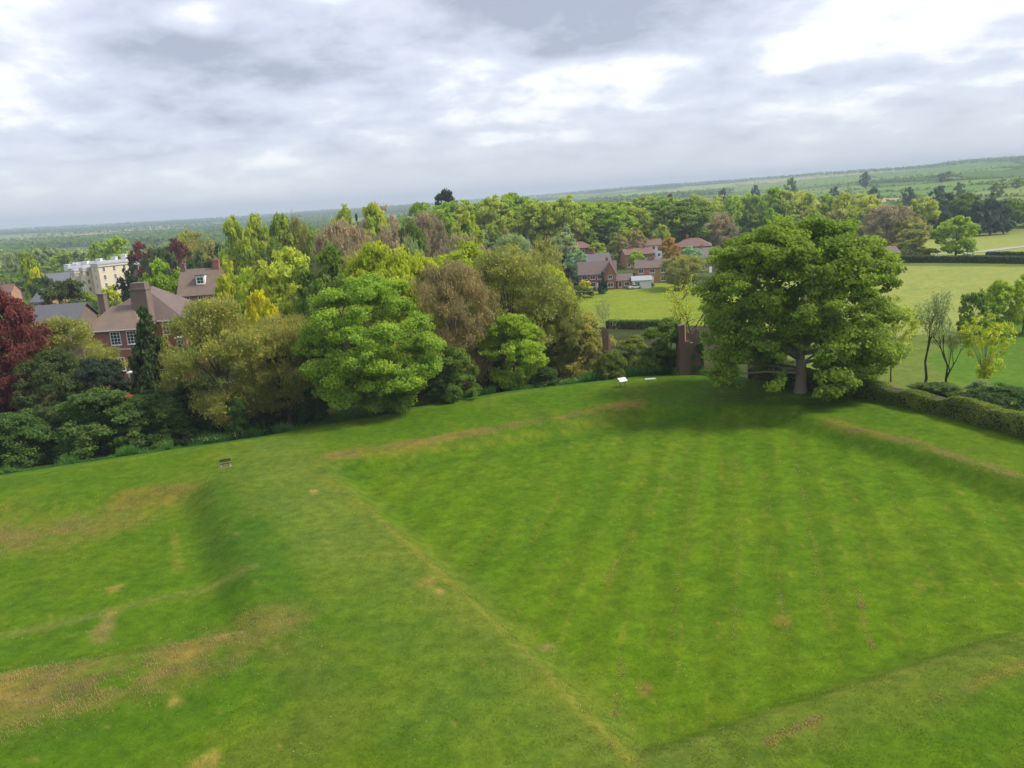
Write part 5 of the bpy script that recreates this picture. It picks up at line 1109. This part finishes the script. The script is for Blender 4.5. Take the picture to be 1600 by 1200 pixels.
tag(link('grass_clippings', card_mesh('grass_clippings', cards(np.stack([cx_, cy_, height(cx_, cy_) + .03], 1), np.array([0, 0, 1.]) + g_.normal(0, .35, (len(cx_), 3)), np.full(len(cx_), .04), g_, .5), g_.uniform(0, 1, len(cx_))), None, M['leaf_clipping']), 'dried grass clippings lying in rows on the mown lawn', 'grass', kind='stuff')
# daisies and clippings scattered over the lawn
nd = 2600; xd = g_.uniform(-45, 40, nd); yd = g_.uniform(28, 92, nd); kd = fbm(xd / 6, yd / 6, 33., 3) > .52; xd, yd = xd[kd], yd[kd]
tag(link('daisies', card_mesh('daisies', cards(np.stack([xd, yd, height(xd, yd) + .035], 1), np.array([0, 0, 1.]) + g_.normal(0, .2, (len(xd), 3)), np.full(len(xd), .026), g_), g_.uniform(0, 1, len(xd))), None, M['leaf_blossom']), 'tiny white daisies sprinkled over the mown lawn', 'flowers', kind='stuff')

# far woods and hedgerows on the hills
def far_growth():
    g = np.random.default_rng(31); n = 300000
    r_ = np.exp(g.uniform(math.log(520), math.log(6200), n)); a = np.radians(g.uniform(-42, 42, n)); x = r_ * np.sin(a); y = r_ * np.cos(a)
    idx, gap = cells(x, y); wood = is_wood[idx]; hedge_ = (gap < 5)
    az = np.degrees(a); rim = np.interp(az, [-46, 0, 8, 16, 24, 46], [5600, 5600, 5200, 4200, 3300, 3300]); crest = (np.abs(r_ - rim) < 260) & (vnoise(x / 400, y / 400, 12) > .25)
    spin = fbm(x / 260, y / 260, 18., 3)
    k = (wood & (g.random(n) < .22 * np.clip(r_ / 1800, .35, 1))) | (hedge_ & (g.random(n) < .85)) | (crest & (g.random(n) < .5)) | ((spin > .66) & (az < 8) & (g.random(n) < .25))
    k &= r_ < rim + 300
    x, y, r_, wood = x[k], y[k], r_[k], (wood | crest)[k]; n = len(x)
    H = np.where(wood, g.uniform(8, 14, n), np.where(g.random(n) < .12, g.uniform(5, 9, n), g.uniform(1.8, 3.2, n))); z = height(x, y); W = np.where(wood, g.uniform(5, 9, n), g.uniform(2.5, 4.5, n))
    m_ = 5; q = n * m_; bi = np.repeat(np.arange(n), m_)
    d = unit(g.normal(size=(q, 3)) + [0, 0, .4]); pos = np.stack([x[bi], y[bi], z[bi] + H[bi] * .55], 1) + d * np.stack([W[bi] * .5, W[bi] * .5, H[bi] * .45], 1) * g.uniform(.6, 1, (q, 1))
    v = cards(pos, d + g.normal(0, .3, (q, 3)), W[bi] * .36, g, .8)
    tint = np.repeat(g.uniform(.1, .9, n), m_) + g.normal(0, .1, q)
    tag(link('woodland', card_mesh('woodland', v, tint), None, M['leaf_mid']), 'distant woods and hedgerows spread over the far hills', 'woodland', kind='stuff')
far_growth()

# ------------------------------------------------------------------ air
def haze():
    m_ = MB(); m_.box(-7400, 7400, -7400, 7400, -90, 125); o = link('haze', m_.mesh('haze'), None); tag(o, kind='stuff')
    mt, nt, N, L, out = nodes('air'); v = N.new('ShaderNodeVolumePrincipled'); v.inputs['Color'].default_value = (.55, .66, .79, 1); v.inputs['Density'].default_value = 2.15e-4; v.inputs['Anisotropy'].default_value = .0
    L.new(v.outputs[0], out.inputs['Volume']); o.data.materials.append(mt); o.display_type = 'WIRE'
haze()
